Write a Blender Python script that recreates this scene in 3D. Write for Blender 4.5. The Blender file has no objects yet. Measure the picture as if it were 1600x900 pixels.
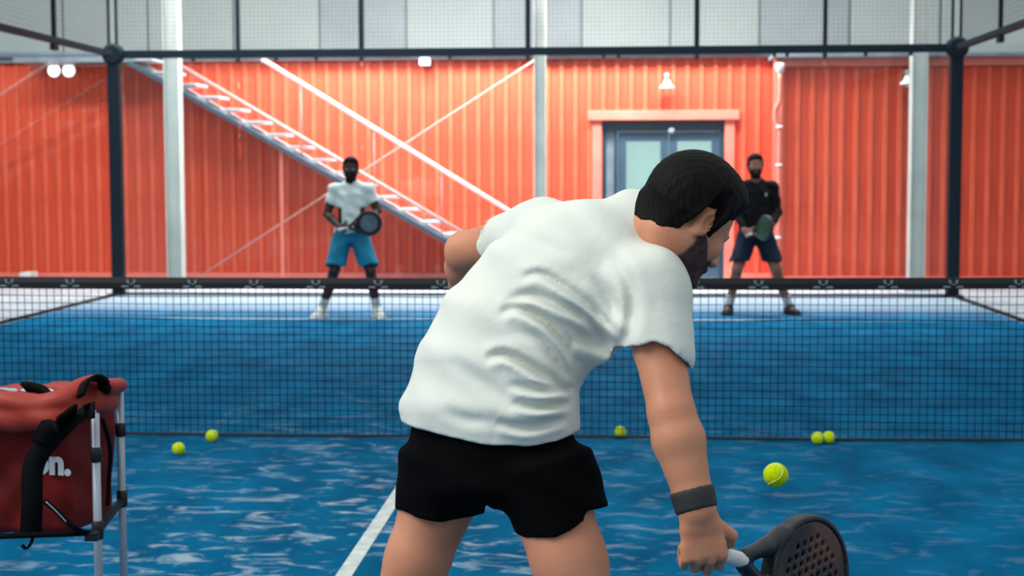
import bpy, bmesh, math, random
import numpy as np
from mathutils import Vector, Matrix

random.seed(7)
rng = np.random.default_rng(7)
sc = bpy.context.scene
COL = sc.collection
PI = math.pi

# ---------------------------------------------------------------- camera
CAM = np.array([0.966, -8.420, 1.466]); YAW, PIT, ROL, FPX = 0.06317, 0.07423, -0.00296, 2398.2
fw = np.array([-math.sin(YAW)*math.cos(PIT), math.cos(YAW)*math.cos(PIT), -math.sin(PIT)])
_r = np.array([math.cos(YAW), math.sin(YAW), 0.0]); _u = np.cross(_r, fw)
rt = _r*math.cos(ROL) + _u*math.sin(ROL); up = -_r*math.sin(ROL) + _u*math.cos(ROL)
cam_data = bpy.data.cameras.new('camera'); cam = bpy.data.objects.new('camera', cam_data); COL.objects.link(cam)
M = Matrix(((rt[0], up[0], -fw[0], CAM[0]), (rt[1], up[1], -fw[1], CAM[1]), (rt[2], up[2], -fw[2], CAM[2]), (0, 0, 0, 1)))
cam.matrix_world = M
cam_data.sensor_width = 36; cam_data.lens = FPX*36/1600
cam_data.dof.use_dof = True; cam_data.dof.focus_distance = 3.15; cam_data.dof.aperture_fstop = 6.5
sc.camera = cam

def P(px, py, D):
    """world point at depth D (m along the view axis) seen at photograph pixel (px, py)"""
    return CAM + D*fw + rt*(px-800)/FPX*D - up*(py-450)/FPX*D
def DV(r, u, a):
    """direction given as (right, up, away) of the camera"""
    v = rt*r + up*u + fw*a
    return v/np.linalg.norm(v)

# ---------------------------------------------------------------- world, lights, exposure
world = bpy.data.worlds.new('world'); sc.world = world; world.use_nodes = True
wn_ = world.node_tree.nodes; wl_ = world.node_tree.links; bg = wn_['Background']; bg.inputs[1].default_value = 1.0
# even overcast sky: brighter towards the zenith, the same all around
_tc = wn_.new('ShaderNodeTexCoord'); _sx = wn_.new('ShaderNodeSeparateXYZ'); wl_.new(_tc.outputs['Generated'], _sx.inputs[0])
_cr = wn_.new('ShaderNodeValToRGB'); _cr.color_ramp.elements[0].position = 0.0; _cr.color_ramp.elements[1].position = 1.0
_cr.color_ramp.elements[0].color = (0.30, 0.34, 0.36, 1); _cr.color_ramp.elements[1].color = (0.98, 1.06, 1.10, 1)
wl_.new(_sx.outputs['Z'], _cr.inputs[0]); wl_.new(_cr.outputs[0], bg.inputs[0])
def area(name, loc, target, sx, sy, power, col=(1, 1, 1)):
    l = bpy.data.lights.new(name, 'AREA'); l.shape = 'RECTANGLE'; l.size = sx; l.size_y = sy; l.energy = power; l.color = col
    o = bpy.data.objects.new(name, l); COL.objects.link(o); o.location = loc
    o.rotation_euler = (Vector(target)-Vector(loc)).to_track_quat('-Z', 'Y').to_euler()
    return o
area('near_court_luminaire', (-4.5, -7.2, 6.0), (0.2, -4.8, 0.8), 5.0, 3.0, 430, (1.0, 0.98, 0.94))
area('wall_skylight', (-0.35, 11.6, 4.3), (-0.35, 12.65, 1.9), 6.4, 0.4, 1000, (1.0, 0.95, 0.92))
area('far_front_fill', (-4.6, 8.6, 5.2), (-4.6, 12.6, 1.0), 8.0, 0.6, 300, (1.0, 0.98, 0.95))  # unseen fill added to brighten the wall at left and below the stair
area('far_end_skylight', (0.0, 9.6, 6.5), (0.0, 9.7, 0), 11.0, 2.6, 480, (0.95, 0.98, 1.0)).data.spread = math.radians(95)
vs = sc.view_settings
vs.view_transform = 'Standard'; vs.look = 'None'; vs.exposure = 0.0; vs.gamma = 1.0; vs.use_curve_mapping = False

# ---------------------------------------------------------------- materials
def srgb(r, g, b):
    f = lambda c: (c/255/12.92) if c/255 <= 0.04045 else ((c/255+0.055)/1.055)**2.4
    return (f(r), f(g), f(b), 1)
def mat(name, col, rough=0.6, metal=0.0, col2=None, scale=8.0, detail=4, bump=0.0, bscale=None, stretch=None, spec=0.5, emit=None, fac=(0.35, 0.65), sss=0.0):
    m = bpy.data.materials.new(name); m.use_nodes = True; nt = m.node_tree; n = nt.nodes; L = nt.links
    b = n['Principled BSDF']
    b.inputs['Base Color'].default_value = col; b.inputs['Roughness'].default_value = rough; b.inputs['Metallic'].default_value = metal
    b.inputs['Specular IOR Level'].default_value = spec
    if sss: b.inputs['Subsurface Weight'].default_value = sss; b.inputs['Subsurface Radius'].default_value = (0.01, 0.004, 0.002); b.inputs['Subsurface Scale'].default_value = 1.0
    if emit: b.inputs['Emission Color'].default_value = emit[0]; b.inputs['Emission Strength'].default_value = emit[1]
    if col2 is None: col2 = tuple(c*0.86 for c in col[:3]) + (1,)
    tc = n.new('ShaderNodeTexCoord'); mp = n.new('ShaderNodeMapping'); L.new(tc.outputs['Object'], mp.inputs[0])
    if stretch: mp.inputs['Scale'].default_value = stretch
    nz = n.new('ShaderNodeTexNoise'); nz.inputs['Scale'].default_value = scale; nz.inputs['Detail'].default_value = detail
    L.new(mp.outputs[0], nz.inputs['Vector'])
    cr = n.new('ShaderNodeValToRGB'); cr.color_ramp.elements[0].position = fac[0]; cr.color_ramp.elements[1].position = fac[1]
    cr.color_ramp.elements[0].color = col; cr.color_ramp.elements[1].color = col2
    L.new(nz.outputs['Fac'], cr.inputs[0]); L.new(cr.outputs[0], b.inputs['Base Color'])
    if bump:
        bp = n.new('ShaderNodeBump'); bp.inputs['Strength'].default_value = bump; bp.inputs['Distance'].default_value = 0.01
        n2 = n.new('ShaderNodeTexNoise'); n2.inputs['Scale'].default_value = bscale or scale*6; n2.inputs['Detail'].default_value = 5
        L.new(mp.outputs[0], n2.inputs['Vector']); L.new(n2.outputs['Fac'], bp.inputs['Height']); L.new(bp.outputs[0], b.inputs['Normal'])
    return m

def turf_material():
    m = bpy.data.materials.new('blue_turf'); m.use_nodes = True; nt = m.node_tree; n = nt.nodes; L = nt.links; b = n['Principled BSDF']
    b.inputs['Roughness'].default_value = 0.8; b.inputs['Specular IOR Level'].default_value = 0.02
    tc = n.new('ShaderNodeTexCoord')
    def noise(scale, detail, st, rough=0.5, dist=0.0):
        mp = n.new('ShaderNodeMapping'); mp.inputs['Scale'].default_value = st; L.new(tc.outputs['Object'], mp.inputs[0])
        z = n.new('ShaderNodeTexNoise'); z.inputs['Scale'].default_value = scale; z.inputs['Detail'].default_value = detail
        z.inputs['Roughness'].default_value = rough; z.inputs['Distortion'].default_value = dist; L.new(mp.outputs[0], z.inputs['Vector']); return z
    def ramp(src, a, c, ca=(0, 0, 0, 1), cc=(1, 1, 1, 1)):
        r = n.new('ShaderNodeValToRGB'); r.color_ramp.elements[0].position = a; r.color_ramp.elements[1].position = c
        r.color_ramp.elements[0].color = ca; r.color_ramp.elements[1].color = cc; L.new(src, r.inputs[0]); return r
    base = ramp(noise(3.5, 6, (1, .5, 1)).outputs['Fac'], .3, .7, srgb(0, 74, 110), srgb(0, 102, 144))
    streak = ramp(noise(7.5, 6, (.62, 1.15, 1), .62, .9).outputs['Fac'], .53, .66)
    patch = ramp(noise(.8, 3, (1, 1, 1)).outputs['Fac'], .42, .62)
    # sand lies thicker along the middle of the near half, where the players stand
    mx = n.new('ShaderNodeMath'); mx.operation = 'MULTIPLY'; L.new(streak.outputs[0], mx.inputs[0]); L.new(patch.outputs[0], mx.inputs[1])
    sx = n.new('ShaderNodeSeparateXYZ'); L.new(tc.outputs['Object'], sx.inputs[0])
    def bell(sock, c, w):
        a = n.new('ShaderNodeMath'); a.operation = 'SUBTRACT'; L.new(sock, a.inputs[0]); a.inputs[1].default_value = c
        q = n.new('ShaderNodeMath'); q.operation = 'DIVIDE'; L.new(a.outputs[0], q.inputs[0]); q.inputs[1].default_value = w
        s = n.new('ShaderNodeMath'); s.operation = 'MULTIPLY'; L.new(q.outputs[0], s.inputs[0]); L.new(q.outputs[0], s.inputs[1])
        e = n.new('ShaderNodeMath'); e.operation = 'ADD'; L.new(s.outputs[0], e.inputs[0]); e.inputs[1].default_value = 1
        g = n.new('ShaderNodeMath'); g.operation = 'DIVIDE'; g.inputs[0].default_value = 1; L.new(e.outputs[0], g.inputs[1]); return g
    bx = bell(sx.outputs['X'], -.15, .9); by = bell(sx.outputs['Y'], -2.4, 2.1)
    bb = n.new('ShaderNodeMath'); bb.operation = 'MULTIPLY'; L.new(bx.outputs[0], bb.inputs[0]); L.new(by.outputs[0], bb.inputs[1])
    nb = n.new('ShaderNodeMath'); nb.operation = 'MULTIPLY_ADD'; L.new(bb.outputs[0], nb.inputs[0]); nb.inputs[1].default_value = .72; nb.inputs[2].default_value = .0
    sm = n.new('ShaderNodeMath'); sm.operation = 'MULTIPLY'; L.new(nb.outputs[0], sm.inputs[0]); L.new(streak.outputs[0], sm.inputs[1])
    mm = n.new('ShaderNodeMath'); mm.operation = 'MULTIPLY_ADD'; L.new(mx.outputs[0], mm.inputs[0]); mm.inputs[1].default_value = .06; L.new(sm.outputs[0], mm.inputs[2]); mm.use_clamp = True
    fr = ramp(noise(2.2, 4, (1, .6, 1)).outputs['Fac'], .2, .8, (-.0, 0, 0, 1)); fy = n.new('ShaderNodeMapRange'); L.new(sx.outputs['Y'], fy.inputs['Value'])  # pale far-end band: glare on the lit floor painted into the turf as sand
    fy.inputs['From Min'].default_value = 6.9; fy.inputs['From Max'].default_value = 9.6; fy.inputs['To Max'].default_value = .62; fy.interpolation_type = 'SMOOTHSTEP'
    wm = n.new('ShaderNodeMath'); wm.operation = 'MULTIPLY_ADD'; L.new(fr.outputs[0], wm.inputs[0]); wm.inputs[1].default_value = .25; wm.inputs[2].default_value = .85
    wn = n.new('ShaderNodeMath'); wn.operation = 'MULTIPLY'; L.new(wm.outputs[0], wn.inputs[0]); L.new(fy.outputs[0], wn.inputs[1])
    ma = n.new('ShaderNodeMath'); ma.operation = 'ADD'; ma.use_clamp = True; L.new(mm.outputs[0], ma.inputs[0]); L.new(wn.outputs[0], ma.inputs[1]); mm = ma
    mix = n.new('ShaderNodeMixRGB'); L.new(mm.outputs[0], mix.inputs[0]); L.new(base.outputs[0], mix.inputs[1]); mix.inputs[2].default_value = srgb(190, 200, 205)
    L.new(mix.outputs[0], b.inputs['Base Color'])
    bp = n.new('ShaderNodeBump'); bp.inputs['Strength'].default_value = .35; bp.inputs['Distance'].default_value = .01
    L.new(noise(90, 3, (1, 1, 1)).outputs['Fac'], bp.inputs['Height']); L.new(bp.outputs[0], b.inputs['Normal'])
    return m

def glass_material(name, tint=(.93, .97, .97, 1), refl=1.0):
    m = bpy.data.materials.new(name); m.use_nodes = True; nt = m.node_tree; n = nt.nodes; L = nt.links
    for x in list(n):
        if x.type != 'OUTPUT_MATERIAL': n.remove(x)
    out = [x for x in n if x.type == 'OUTPUT_MATERIAL'][0]
    t = n.new('ShaderNodeBsdfTransparent'); t.inputs[0].default_value = tint
    g = n.new('ShaderNodeBsdfGlossy'); g.inputs['Roughness'].default_value = .03
    f = n.new('ShaderNodeFresnel'); f.inputs[0].default_value = 1.45
    k = n.new('ShaderNodeMath'); k.operation = 'MULTIPLY'; k.inputs[1].default_value = refl; L.new(f.outputs[0], k.inputs[0])   # coated glass
    x = n.new('ShaderNodeMixShader'); L.new(k.outputs[0], x.inputs[0]); L.new(t.outputs[0], x.inputs[1]); L.new(g.outputs[0], x.inputs[2]); L.new(x.outputs[0], out.inputs[0])
    return m

MT = {
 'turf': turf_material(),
 'concrete': mat('pale_concrete', srgb(176, 180, 186), .7, col2=srgb(150, 155, 164), scale=2.5, bump=.1),
 'line': mat('white_line', srgb(214, 220, 208), .7, col2=srgb(176, 190, 192), scale=14),
 'red': mat('red_board_paint', srgb(202, 70, 43), .6, col2=srgb(186, 60, 35), scale=3, stretch=(5, 5, .6), bump=.08, spec=.35),
 'red_dark': mat('red_underboard_paint', srgb(186, 66, 44), .6, col2=srgb(170, 58, 38), scale=3, stretch=(5, 5, .6), spec=.3),
 'trim': mat('faded_red_trim_paint', srgb(224, 120, 104), .5, col2=srgb(214, 108, 92), scale=3),
 'navy': mat('dark_blue_steel', srgb(6, 26, 38), .6, 0, scale=6, spec=.2),
 'black': mat('black_steel', srgb(14, 20, 24), .5, scale=6),
 'galv': mat('galvanised_steel', srgb(136, 148, 158), .45, .3, col2=srgb(118, 130, 142), scale=4),
 'column': mat('white_column_paint', srgb(186, 194, 190), .5, scale=3),
 'stair': mat('grey_stair_steel', srgb(54, 74, 90), .5, .0, scale=4),
 'tread': mat('pale_stair_tread', srgb(196, 196, 202), .5, scale=5),
 'rail': mat('white_rail_paint', srgb(226, 206, 206), .45, scale=5),
 'rod': mat('pale_pink_rod_paint', srgb(196, 146, 140), .5, scale=5),
 'red_light': mat('lighter_red_batten_paint', srgb(214, 92, 64), .6, col2=srgb(202, 82, 54), scale=3, spec=.3),  # battens a lighter red than the boards
 'cladding': mat('pale_hall_cladding', srgb(182, 196, 194), .6, col2=srgb(176, 190, 190), scale=1.2),
 'cladding2': mat('grey_hall_cladding', srgb(168, 182, 186), .6, scale=1.2),
 'net': mat('black_net_cord', srgb(4, 16, 30), .8, scale=20, spec=.1),
 'tape': mat('black_net_tape', srgb(14, 15, 20), .6, scale=20),
 'emblem': mat('grey_tape_print', srgb(132, 144, 150), .7, scale=20),
 'door': mat('slate_blue_door_paint', srgb(46, 68, 88), .45, scale=4),
 'door_frame': mat('dark_blue_door_frame', srgb(22, 48, 66), .45, scale=4),
 'grey': mat('grey_plastic', srgb(150, 160, 172), .5, scale=8),
 'white': mat('white_enamel', srgb(226, 228, 230), .4, scale=8),
 'lamp': mat('lit_lamp_glass', srgb(250, 250, 250), .4, emit=((1, .98, .95, 1), 2.5)),
 'pane_lit': mat('pale_glow_sheet', srgb(190, 214, 206), .5, col2=srgb(160, 196, 196), scale=2.0, emit=((.75, .9, .86, 1), .9)),
 'glass': glass_material('court_glass'),
 'glass_side': glass_material('side_court_glass', (.97, .99, .99, 1), .06),
 'glass2': glass_material('door_glass', (.86, .93, .92, 1)),
 'shirt': mat('white_cotton', srgb(218, 221, 211), .85, col2=srgb(212, 217, 208), scale=5, bump=.12, bscale=60, spec=.2),
 'shorts': mat('black_sports_fabric', srgb(4, 5, 6), .9, col2=srgb(8, 8, 10), scale=6, spec=.05, bump=.2, bscale=25),
 'skin': mat('light_skin', srgb(204, 142, 110), .5, col2=srgb(186, 118, 88), scale=9, fac=(.3, .75), bump=.06, bscale=120, spec=.35, sss=.15),
 'skin_dark': mat('dark_skin', srgb(60, 40, 34), .5, col2=srgb(46, 30, 26), scale=9, spec=.3),
 'skin_mid': mat('tan_skin', srgb(150, 104, 86), .5, col2=srgb(128, 84, 68), scale=9, spec=.3),
 'hair': mat('black_hair', srgb(9, 8, 9), .65, col2=srgb(16, 13, 12), scale=30, stretch=(1, 1, .3), bump=.4, bscale=70, spec=.12),
 'beard': mat('dark_stubble', srgb(84, 64, 64), .85, col2=srgb(60, 46, 50), scale=60, spec=.1),
 'beard_dark': mat('dark_beard', srgb(22, 17, 17), .8, col2=srgb(36, 28, 26), scale=120, spec=.1),
 'band': mat('dark_wristband', srgb(44, 46, 44), .7, scale=20),
 'eye': mat('eye_white', srgb(205, 205, 200), .2, scale=3),
 'iris': mat('dark_iris', srgb(24, 16, 12), .2, scale=30),
 'ball': mat('yellow_felt', srgb(206, 226, 12), .95, col2=srgb(186, 212, 8), scale=60, bump=.5, bscale=160, spec=.1),
 'seam': mat('pale_ball_seam', srgb(232, 236, 190), .8, scale=10),
 'bag': mat('red_bag_fabric', srgb(122, 20, 13), .7, col2=srgb(90, 15, 11), scale=5, bump=.25, bscale=16, spec=.25),
 'bag_top': mat('orange_red_bag_fabric', srgb(156, 40, 22), .6, scale=6, bump=.2, bscale=20),
 'strap': mat('black_webbing', srgb(6, 8, 12), .85, spec=.1, scale=30, bump=.2),
 'alu': mat('brushed_aluminium', srgb(168, 178, 190), .42, .35, scale=12, stretch=(8, 8, .4)),
 'plastic': mat('black_plastic', srgb(11, 12, 16), .5, scale=12),
 'print': mat('white_print', srgb(200, 212, 216), .6, scale=20),
 'teal': mat('teal_blue_fabric', srgb(34, 130, 160), .8, col2=srgb(24, 112, 146), scale=8, bump=.2, bscale=20, spec=.2),
 'pale_shirt': mat('pale_grey_cotton', srgb(214, 228, 226), .85, scale=8, spec=.2, bump=.15, bscale=30),
 'black_shirt': mat('black_cotton', srgb(16, 17, 22), .85, scale=8, spec=.15),
 'navy_short': mat('navy_fabric', srgb(18, 34, 52), .8, scale=8, spec=.2),
 'shoe_white': mat('white_shoe', srgb(214, 216, 214), .5, scale=12),
 'shoe_black': mat('black_shoe', srgb(20, 20, 24), .5, scale=12),
 'sock': mat('white_sock', srgb(206, 210, 210), .9, scale=30),
 'racket_dark': mat('dark_racket_frame', srgb(22, 26, 32), .35, scale=12),
 'racket_face': mat('dark_brown_racket_face', srgb(88, 56, 46), .45, col2=srgb(34, 28, 30), scale=7, fac=(.4, .6)),
 'racket_grey': mat('grey_racket_face', srgb(92, 110, 120), .5, col2=srgb(70, 88, 100), scale=10),
 'racket_green': mat('green_racket_face', srgb(30, 84, 56), .35, col2=srgb(16, 44, 38), scale=10),
 'grip': mat('white_grip_wrap', srgb(222, 222, 214), .7, scale=20, bump=.3),
}

# ---------------------------------------------------------------- object helpers
def tag(o, label=None, cat=None, group=None, kind=None):
    if label: o['label'] = label
    if cat: o['category'] = cat
    if group: o['group'] = group
    if kind: o['kind'] = kind
    return o
def empty(name, loc, label=None, cat=None, group=None, kind=None):
    o = bpy.data.objects.new(name, None); COL.objects.link(o); o.location = tuple(float(v) for v in loc); o.empty_display_size = .1
    return tag(o, label, cat, group, kind)
def link(name, me, m, parent=None):
    if m is not None and len(me.materials) == 0: me.materials.append(MT[m] if isinstance(m, str) else m)
    o = bpy.data.objects.new(name, me); COL.objects.link(o)
    if parent is not None:
        o.parent = parent
        top = parent
        while top.parent is not None: top = top.parent
        if parent is top: o.matrix_parent_inverse = top.matrix_basis.inverted()   # shapes are given in world coordinates; parts keep the identity transform
    return o
def obj(name, bm, m, parent=None, smooth=False):
    me = bpy.data.meshes.new(name); bm.normal_update(); bm.to_mesh(me); bm.free()
    if smooth: me.polygons.foreach_set('use_smooth', [True]*len(me.polygons))
    return link(name, me, m, parent)
def box(bm, lo, hi, bevel=0.0):
    lo = np.array(lo, float); hi = np.array(hi, float); c = (lo+hi)/2; s = hi-lo
    r = bmesh.ops.create_cube(bm, size=1, matrix=Matrix.Translation(c) @ Matrix.Diagonal((*s, 1)))
    if bevel:
        es = {e for v in r['verts'] for e in v.link_edges}
        bmesh.ops.bevel(bm, geom=list(es), offset=bevel, segments=2, affect='EDGES', profile=.6)
def beam(bm, a, b, w, t, upv=(0, 0, 1), bevel=0):
    """box bar from a to b, width w across, thickness t along upv"""
    a = Vector(a); b = Vector(b); d = (b-a); L = d.length; z = d.normalized(); x = z.cross(Vector(upv))
    if x.length < 1e-4: x = z.cross(Vector((1, 0, 0)))
    x.normalize(); y = z.cross(x)
    m = Matrix(((x[0], y[0], z[0], (a[0]+b[0])/2), (x[1], y[1], z[1], (a[1]+b[1])/2), (x[2], y[2], z[2], (a[2]+b[2])/2), (0, 0, 0, 1)))
    r = bmesh.ops.create_cube(bm, size=1, matrix=m @ Matrix.Diagonal((w, t, L, 1)))
    if bevel: bmesh.ops.bevel(bm, geom=list({e for v in r['verts'] for e in v.link_edges}), offset=bevel, segments=2, affect='EDGES')
def tube(bm, pts, r, n=10, cap=True):
    """round tube along a polyline; r number or list"""
    pts = [Vector(tuple(float(c) for c in p)) for p in pts]; rr = r if hasattr(r, '__len__') else [r]*len(pts)
    rings = []; prev = None
    for i, p in enumerate(pts):
        d = (pts[min(i+1, len(pts)-1)]-pts[max(i-1, 0)]).normalized()
        x = d.cross(Vector((0, 0, 1))) if prev is None else prev - d*prev.dot(d)
        if x.length < 1e-4: x = d.cross(Vector((1, 0, 0)))
        x.normalize(); y = d.cross(x); prev = x
        rings.append([bm.verts.new(p + (x*math.cos(2*PI*k/n)+y*math.sin(2*PI*k/n))*rr[i]) for k in range(n)])
    for a, b in zip(rings, rings[1:]):
        for k in range(n): bm.faces.new((a[k], a[(k+1) % n], b[(k+1) % n], b[k]))
    if cap: bm.faces.new(rings[0][::-1]); bm.faces.new(rings[-1])
def ribbon(bm, pts, w, t, side):
    """flat strap along a polyline: w wide along 'side', t thick"""
    pts = [Vector(tuple(float(c) for c in p)) for p in pts]; side = Vector(tuple(side)).normalized(); rings = []
    for i, p in enumerate(pts):
        d = (pts[min(i+1, len(pts)-1)]-pts[max(i-1, 0)]).normalized(); s = (side-d*side.dot(d)).normalized(); nn = d.cross(s)
        rings.append([bm.verts.new(p+s*w/2*a+nn*t/2*b) for a, b in ((1, 1), (-1, 1), (-1, -1), (1, -1))])
    for a, b in zip(rings, rings[1:]):
        for k in range(4): bm.faces.new((a[k], a[(k+1) % 4], b[(k+1) % 4], b[k]))
    bm.faces.new(rings[0][::-1]); bm.faces.new(rings[-1])
def lathe(bm, prof, c, n=24, axis=(0, 0, 1)):
    ax = Vector(axis).normalized(); q = Vector((0, 0, 1)).rotation_difference(ax).to_matrix(); c = Vector(tuple(c))
    rings = [[bm.verts.new(c + q @ Vector((r*math.cos(2*PI*k/n), r*math.sin(2*PI*k/n), z))) for k in range(n)] for r, z in prof]
    for a, b in zip(rings, rings[1:]):
        for k in range(n): bm.faces.new((a[k], a[(k+1) % n], b[(k+1) % n], b[k]))
    bm.faces.new(rings[0][::-1]); bm.faces.new(rings[-1])
def smooth_pts(pts, n=8):
    """Catmull-Rom through the points"""
    p = [np.array(q, float) for q in pts]; p = [2*p[0]-p[1]] + p + [2*p[-1]-p[-2]]; out = []
    for i in range(1, len(p)-2):
        for k in range(n):
            t = k/n; out.append(.5*((2*p[i]) + (-p[i-1]+p[i+1])*t + (2*p[i-1]-5*p[i]+4*p[i+1]-p[i+2])*t*t + (-p[i-1]+3*p[i]-3*p[i+1]+p[i+2])*t**3))
    out.append(p[-2]); return out

# ---------------------------------------------------------------- distance-field modelling (bodies, clothes, bags, rackets)
def V3(*a): return np.array(a, dtype=np.float32)
def unit(v): v = np.asarray(v, float); return v/np.linalg.norm(v)
class Field:
    def __init__(s, lo, hi, h):
        s.lo = np.array(lo, float); s.h = h
        s.n = np.ceil((np.array(hi)-s.lo)/h).astype(int)+1
        s.f = np.full(s.n, 0.08, np.float32)
    def sub(s, lo, hi):
        a = np.clip(np.floor((np.array(lo)-s.lo)/s.h).astype(int), 0, s.n-1); b = np.clip(np.ceil((np.array(hi)-s.lo)/s.h).astype(int)+1, 1, s.n)
        sl = tuple(slice(a[i], b[i]) for i in range(3))
        g = [((np.arange(a[i], b[i])*s.h+s.lo[i]).astype(np.float32)).reshape([-1 if j == i else 1 for j in range(3)]) for i in range(3)]
        return sl, g
    def put(s, lo, hi, fn, k=0.0, mode='add'):
        m = 0.03+k
        sl, g = s.sub(np.array(lo)-m, np.array(hi)+m)
        if 0 in s.f[sl].shape: return
        d = fn(*g); f = s.f[sl]
        if mode == 'cut': d = -d
        if k > 0:
            hh = np.clip(.5+.5*(d-f)/k, 0, 1)
            r = f*(1-hh)+d*hh + k*hh*(1-hh) if mode == 'cut' else d*(1-hh)+f*hh - k*hh*(1-hh)
        else: r = np.maximum(f, d) if mode == 'cut' else np.minimum(f, d)
        s.f[sl] = r
    def cone(s, a, b, ra, rb, k=0.01, mode='add'):
        a = np.array(a, np.float32); b = np.array(b, np.float32); ab = b-a; L2 = float(ab@ab)+1e-12; R = max(ra, rb)
        def fn(x, y, z):
            px, py, pz = x-a[0], y-a[1], z-a[2]
            t = np.clip((px*ab[0]+py*ab[1]+pz*ab[2])/L2, 0, 1)
            return np.sqrt((px-t*ab[0])**2+(py-t*ab[1])**2+(pz-t*ab[2])**2)-(ra+(rb-ra)*t)
        s.put(np.minimum(a, b)-R, np.maximum(a, b)+R, fn, k, mode)
    def chain(s, pts, rad, k=0.01, mode='add'):
        for i in range(len(pts)-1): s.cone(pts[i], pts[i+1], rad[i], rad[i+1], k, mode)
    def ecap(s, a, b, side, wa, da, wb, db, k=0.02, mode='add', capr=.6):
        """tapered tube of elliptic section: half width w along side, half depth d across"""
        a = np.array(a, float); b = np.array(b, float); ab = b-a; L = np.linalg.norm(ab); z = ab/L
        x = np.array(side, float); x = x-z*(x@z); x /= np.linalg.norm(x); y = np.cross(z, x); R = max(wa, da, wb, db)
        def fn(X, Y, Z):
            px, py, pz = X-a[0], Y-a[1], Z-a[2]
            tz = (px*z[0]+py*z[1]+pz*z[2]); t = np.clip(tz/L, 0, 1); e = tz-t*L
            u = px*x[0]+py*x[1]+pz*x[2]; v = px*y[0]+py*y[1]+pz*y[2]
            w = wa+(wb-wa)*t; d = da+(db-da)*t; c = np.minimum(w, d)*capr
            u = u/w; v = v/d; e = e/c
            k0 = np.sqrt(u*u+v*v+e*e)+1e-6; k1 = np.sqrt((u/w)**2+(v/d)**2+(e/c)**2)+1e-6
            return (k0*(k0-1)/k1).astype(np.float32)
        s.put(np.minimum(a, b)-R, np.maximum(a, b)+R, fn, k, mode)
    def ell(s, c, ax, r, k=0.01, mode='add'):
        c = np.array(c, float); ax = [np.array(q, float) for q in ax]; R = max(r)
        def fn(X, Y, Z):
            px, py, pz = X-c[0], Y-c[1], Z-c[2]
            q = [(px*A[0]+py*A[1]+pz*A[2])/ri for A, ri in zip(ax, r)]
            k0 = np.sqrt(q[0]**2+q[1]**2+q[2]**2)+1e-6; k1 = np.sqrt((q[0]/r[0])**2+(q[1]/r[1])**2+(q[2]/r[2])**2)+1e-6
            return (k0*(k0-1)/k1).astype(np.float32)
        s.put(c-R, c+R, fn, k, mode)
    def plane(s, c, n, k=0.0, lo=None, hi=None):
        """remove everything on the +n side of the plane through c"""
        c = np.array(c, float); n = unit(n)
        fn = lambda X, Y, Z: -((X-c[0])*n[0]+(Y-c[1])*n[1]+(Z-c[2])*n[2])
        if lo is None: lo = s.lo; hi = s.lo+s.n*s.h
        s.put(lo, hi, fn, k, 'cut')
    def cutpix(s, fn, m=.03):
        """remove where fn(px, py, depth) > 0 (value in pixels), for edges taken from the photograph"""
        idx = np.nonzero(s.f < m); p = np.stack([idx[i]*s.h+s.lo[i] for i in range(3)], -1); d = p-CAM; z = d@fw
        v = fn(800+FPX*(d@rt)/z, 450-FPX*(d@up)/z, z)*z/FPX
        s.f[idx] = np.maximum(s.f[idx], v).astype(np.float32)
    def warp(s, fn, band=.03):
        """f += fn(points) inside the band around the surface"""
        idx = np.nonzero(np.abs(s.f) < band); p = np.stack([idx[i]*s.h+s.lo[i] for i in range(3)], -1)
        s.f[idx] += fn(p).astype(np.float32)
    def mesh(s, name):
        f = s.f; ins = f < 0
        c = [(i, j, k) for i in (0, 1) for j in (0, 1) for k in (0, 1)]
        nx, ny, nz = f.shape
        def cut(a, o): return a[o[0]:nx-1+o[0], o[1]:ny-1+o[1], o[2]:nz-1+o[2]]
        anyi = np.zeros((nx-1, ny-1, nz-1), bool); alli = np.ones_like(anyi)
        for o in c: q = cut(ins, o); anyi |= q; alli &= q
        act = anyi & ~alli; I = np.argwhere(act); N = len(I)
        vals = np.stack([f[I[:, 0]+o[0], I[:, 1]+o[1], I[:, 2]+o[2]] for o in c], -1).astype(np.float64)
        acc = np.zeros((N, 3)); cnt = np.zeros(N)
        for a in range(8):
            for b in range(a+1, 8):
                if sum(abs(c[a][q]-c[b][q]) for q in range(3)) != 1: continue
                va, vb = vals[:, a], vals[:, b]; mk = (va < 0) != (vb < 0)
                t = np.where(mk, va/np.where(mk, va-vb, 1), 0)
                pa = np.array(c[a], float); pb = np.array(c[b], float)
                acc += mk[:, None]*(pa+(pb-pa)*t[:, None]); cnt += mk
        verts = (I+acc/cnt[:, None])*s.h+s.lo
        ids = np.full(act.shape, -1, np.int32); ids[act] = np.arange(N)
        quads = []
        for ax in range(3):
            s0 = [slice(None)]*3; s1 = [slice(None)]*3; s0[ax] = slice(0, -1); s1[ax] = slice(1, None)
            A = ins[tuple(s0)]; B = ins[tuple(s1)]
            e = np.argwhere(A != B); o1, o2 = [q for q in range(3) if q != ax]
            ok = (e[:, o1] > 0) & (e[:, o2] > 0) & (e[:, o1] < f.shape[o1]-1) & (e[:, o2] < f.shape[o2]-1); e = e[ok]
            fl = A[e[:, 0], e[:, 1], e[:, 2]]
            def cell(d1, d2): q = e.copy(); q[:, o1] -= d1; q[:, o2] -= d2; return ids[q[:, 0], q[:, 1], q[:, 2]]
            Q = np.stack([cell(1, 1), cell(0, 1), cell(0, 0), cell(1, 0)], -1)
            if ax == 1: fl = ~fl
            Q[~fl] = Q[~fl][:, ::-1]; quads.append(Q)
        Q = np.concatenate(quads)
        # light relaxation along the surface
        e = np.concatenate([Q[:, [0, 1]], Q[:, [1, 2]], Q[:, [2, 3]], Q[:, [3, 0]]]); deg = np.bincount(e.ravel(), minlength=N)
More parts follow.
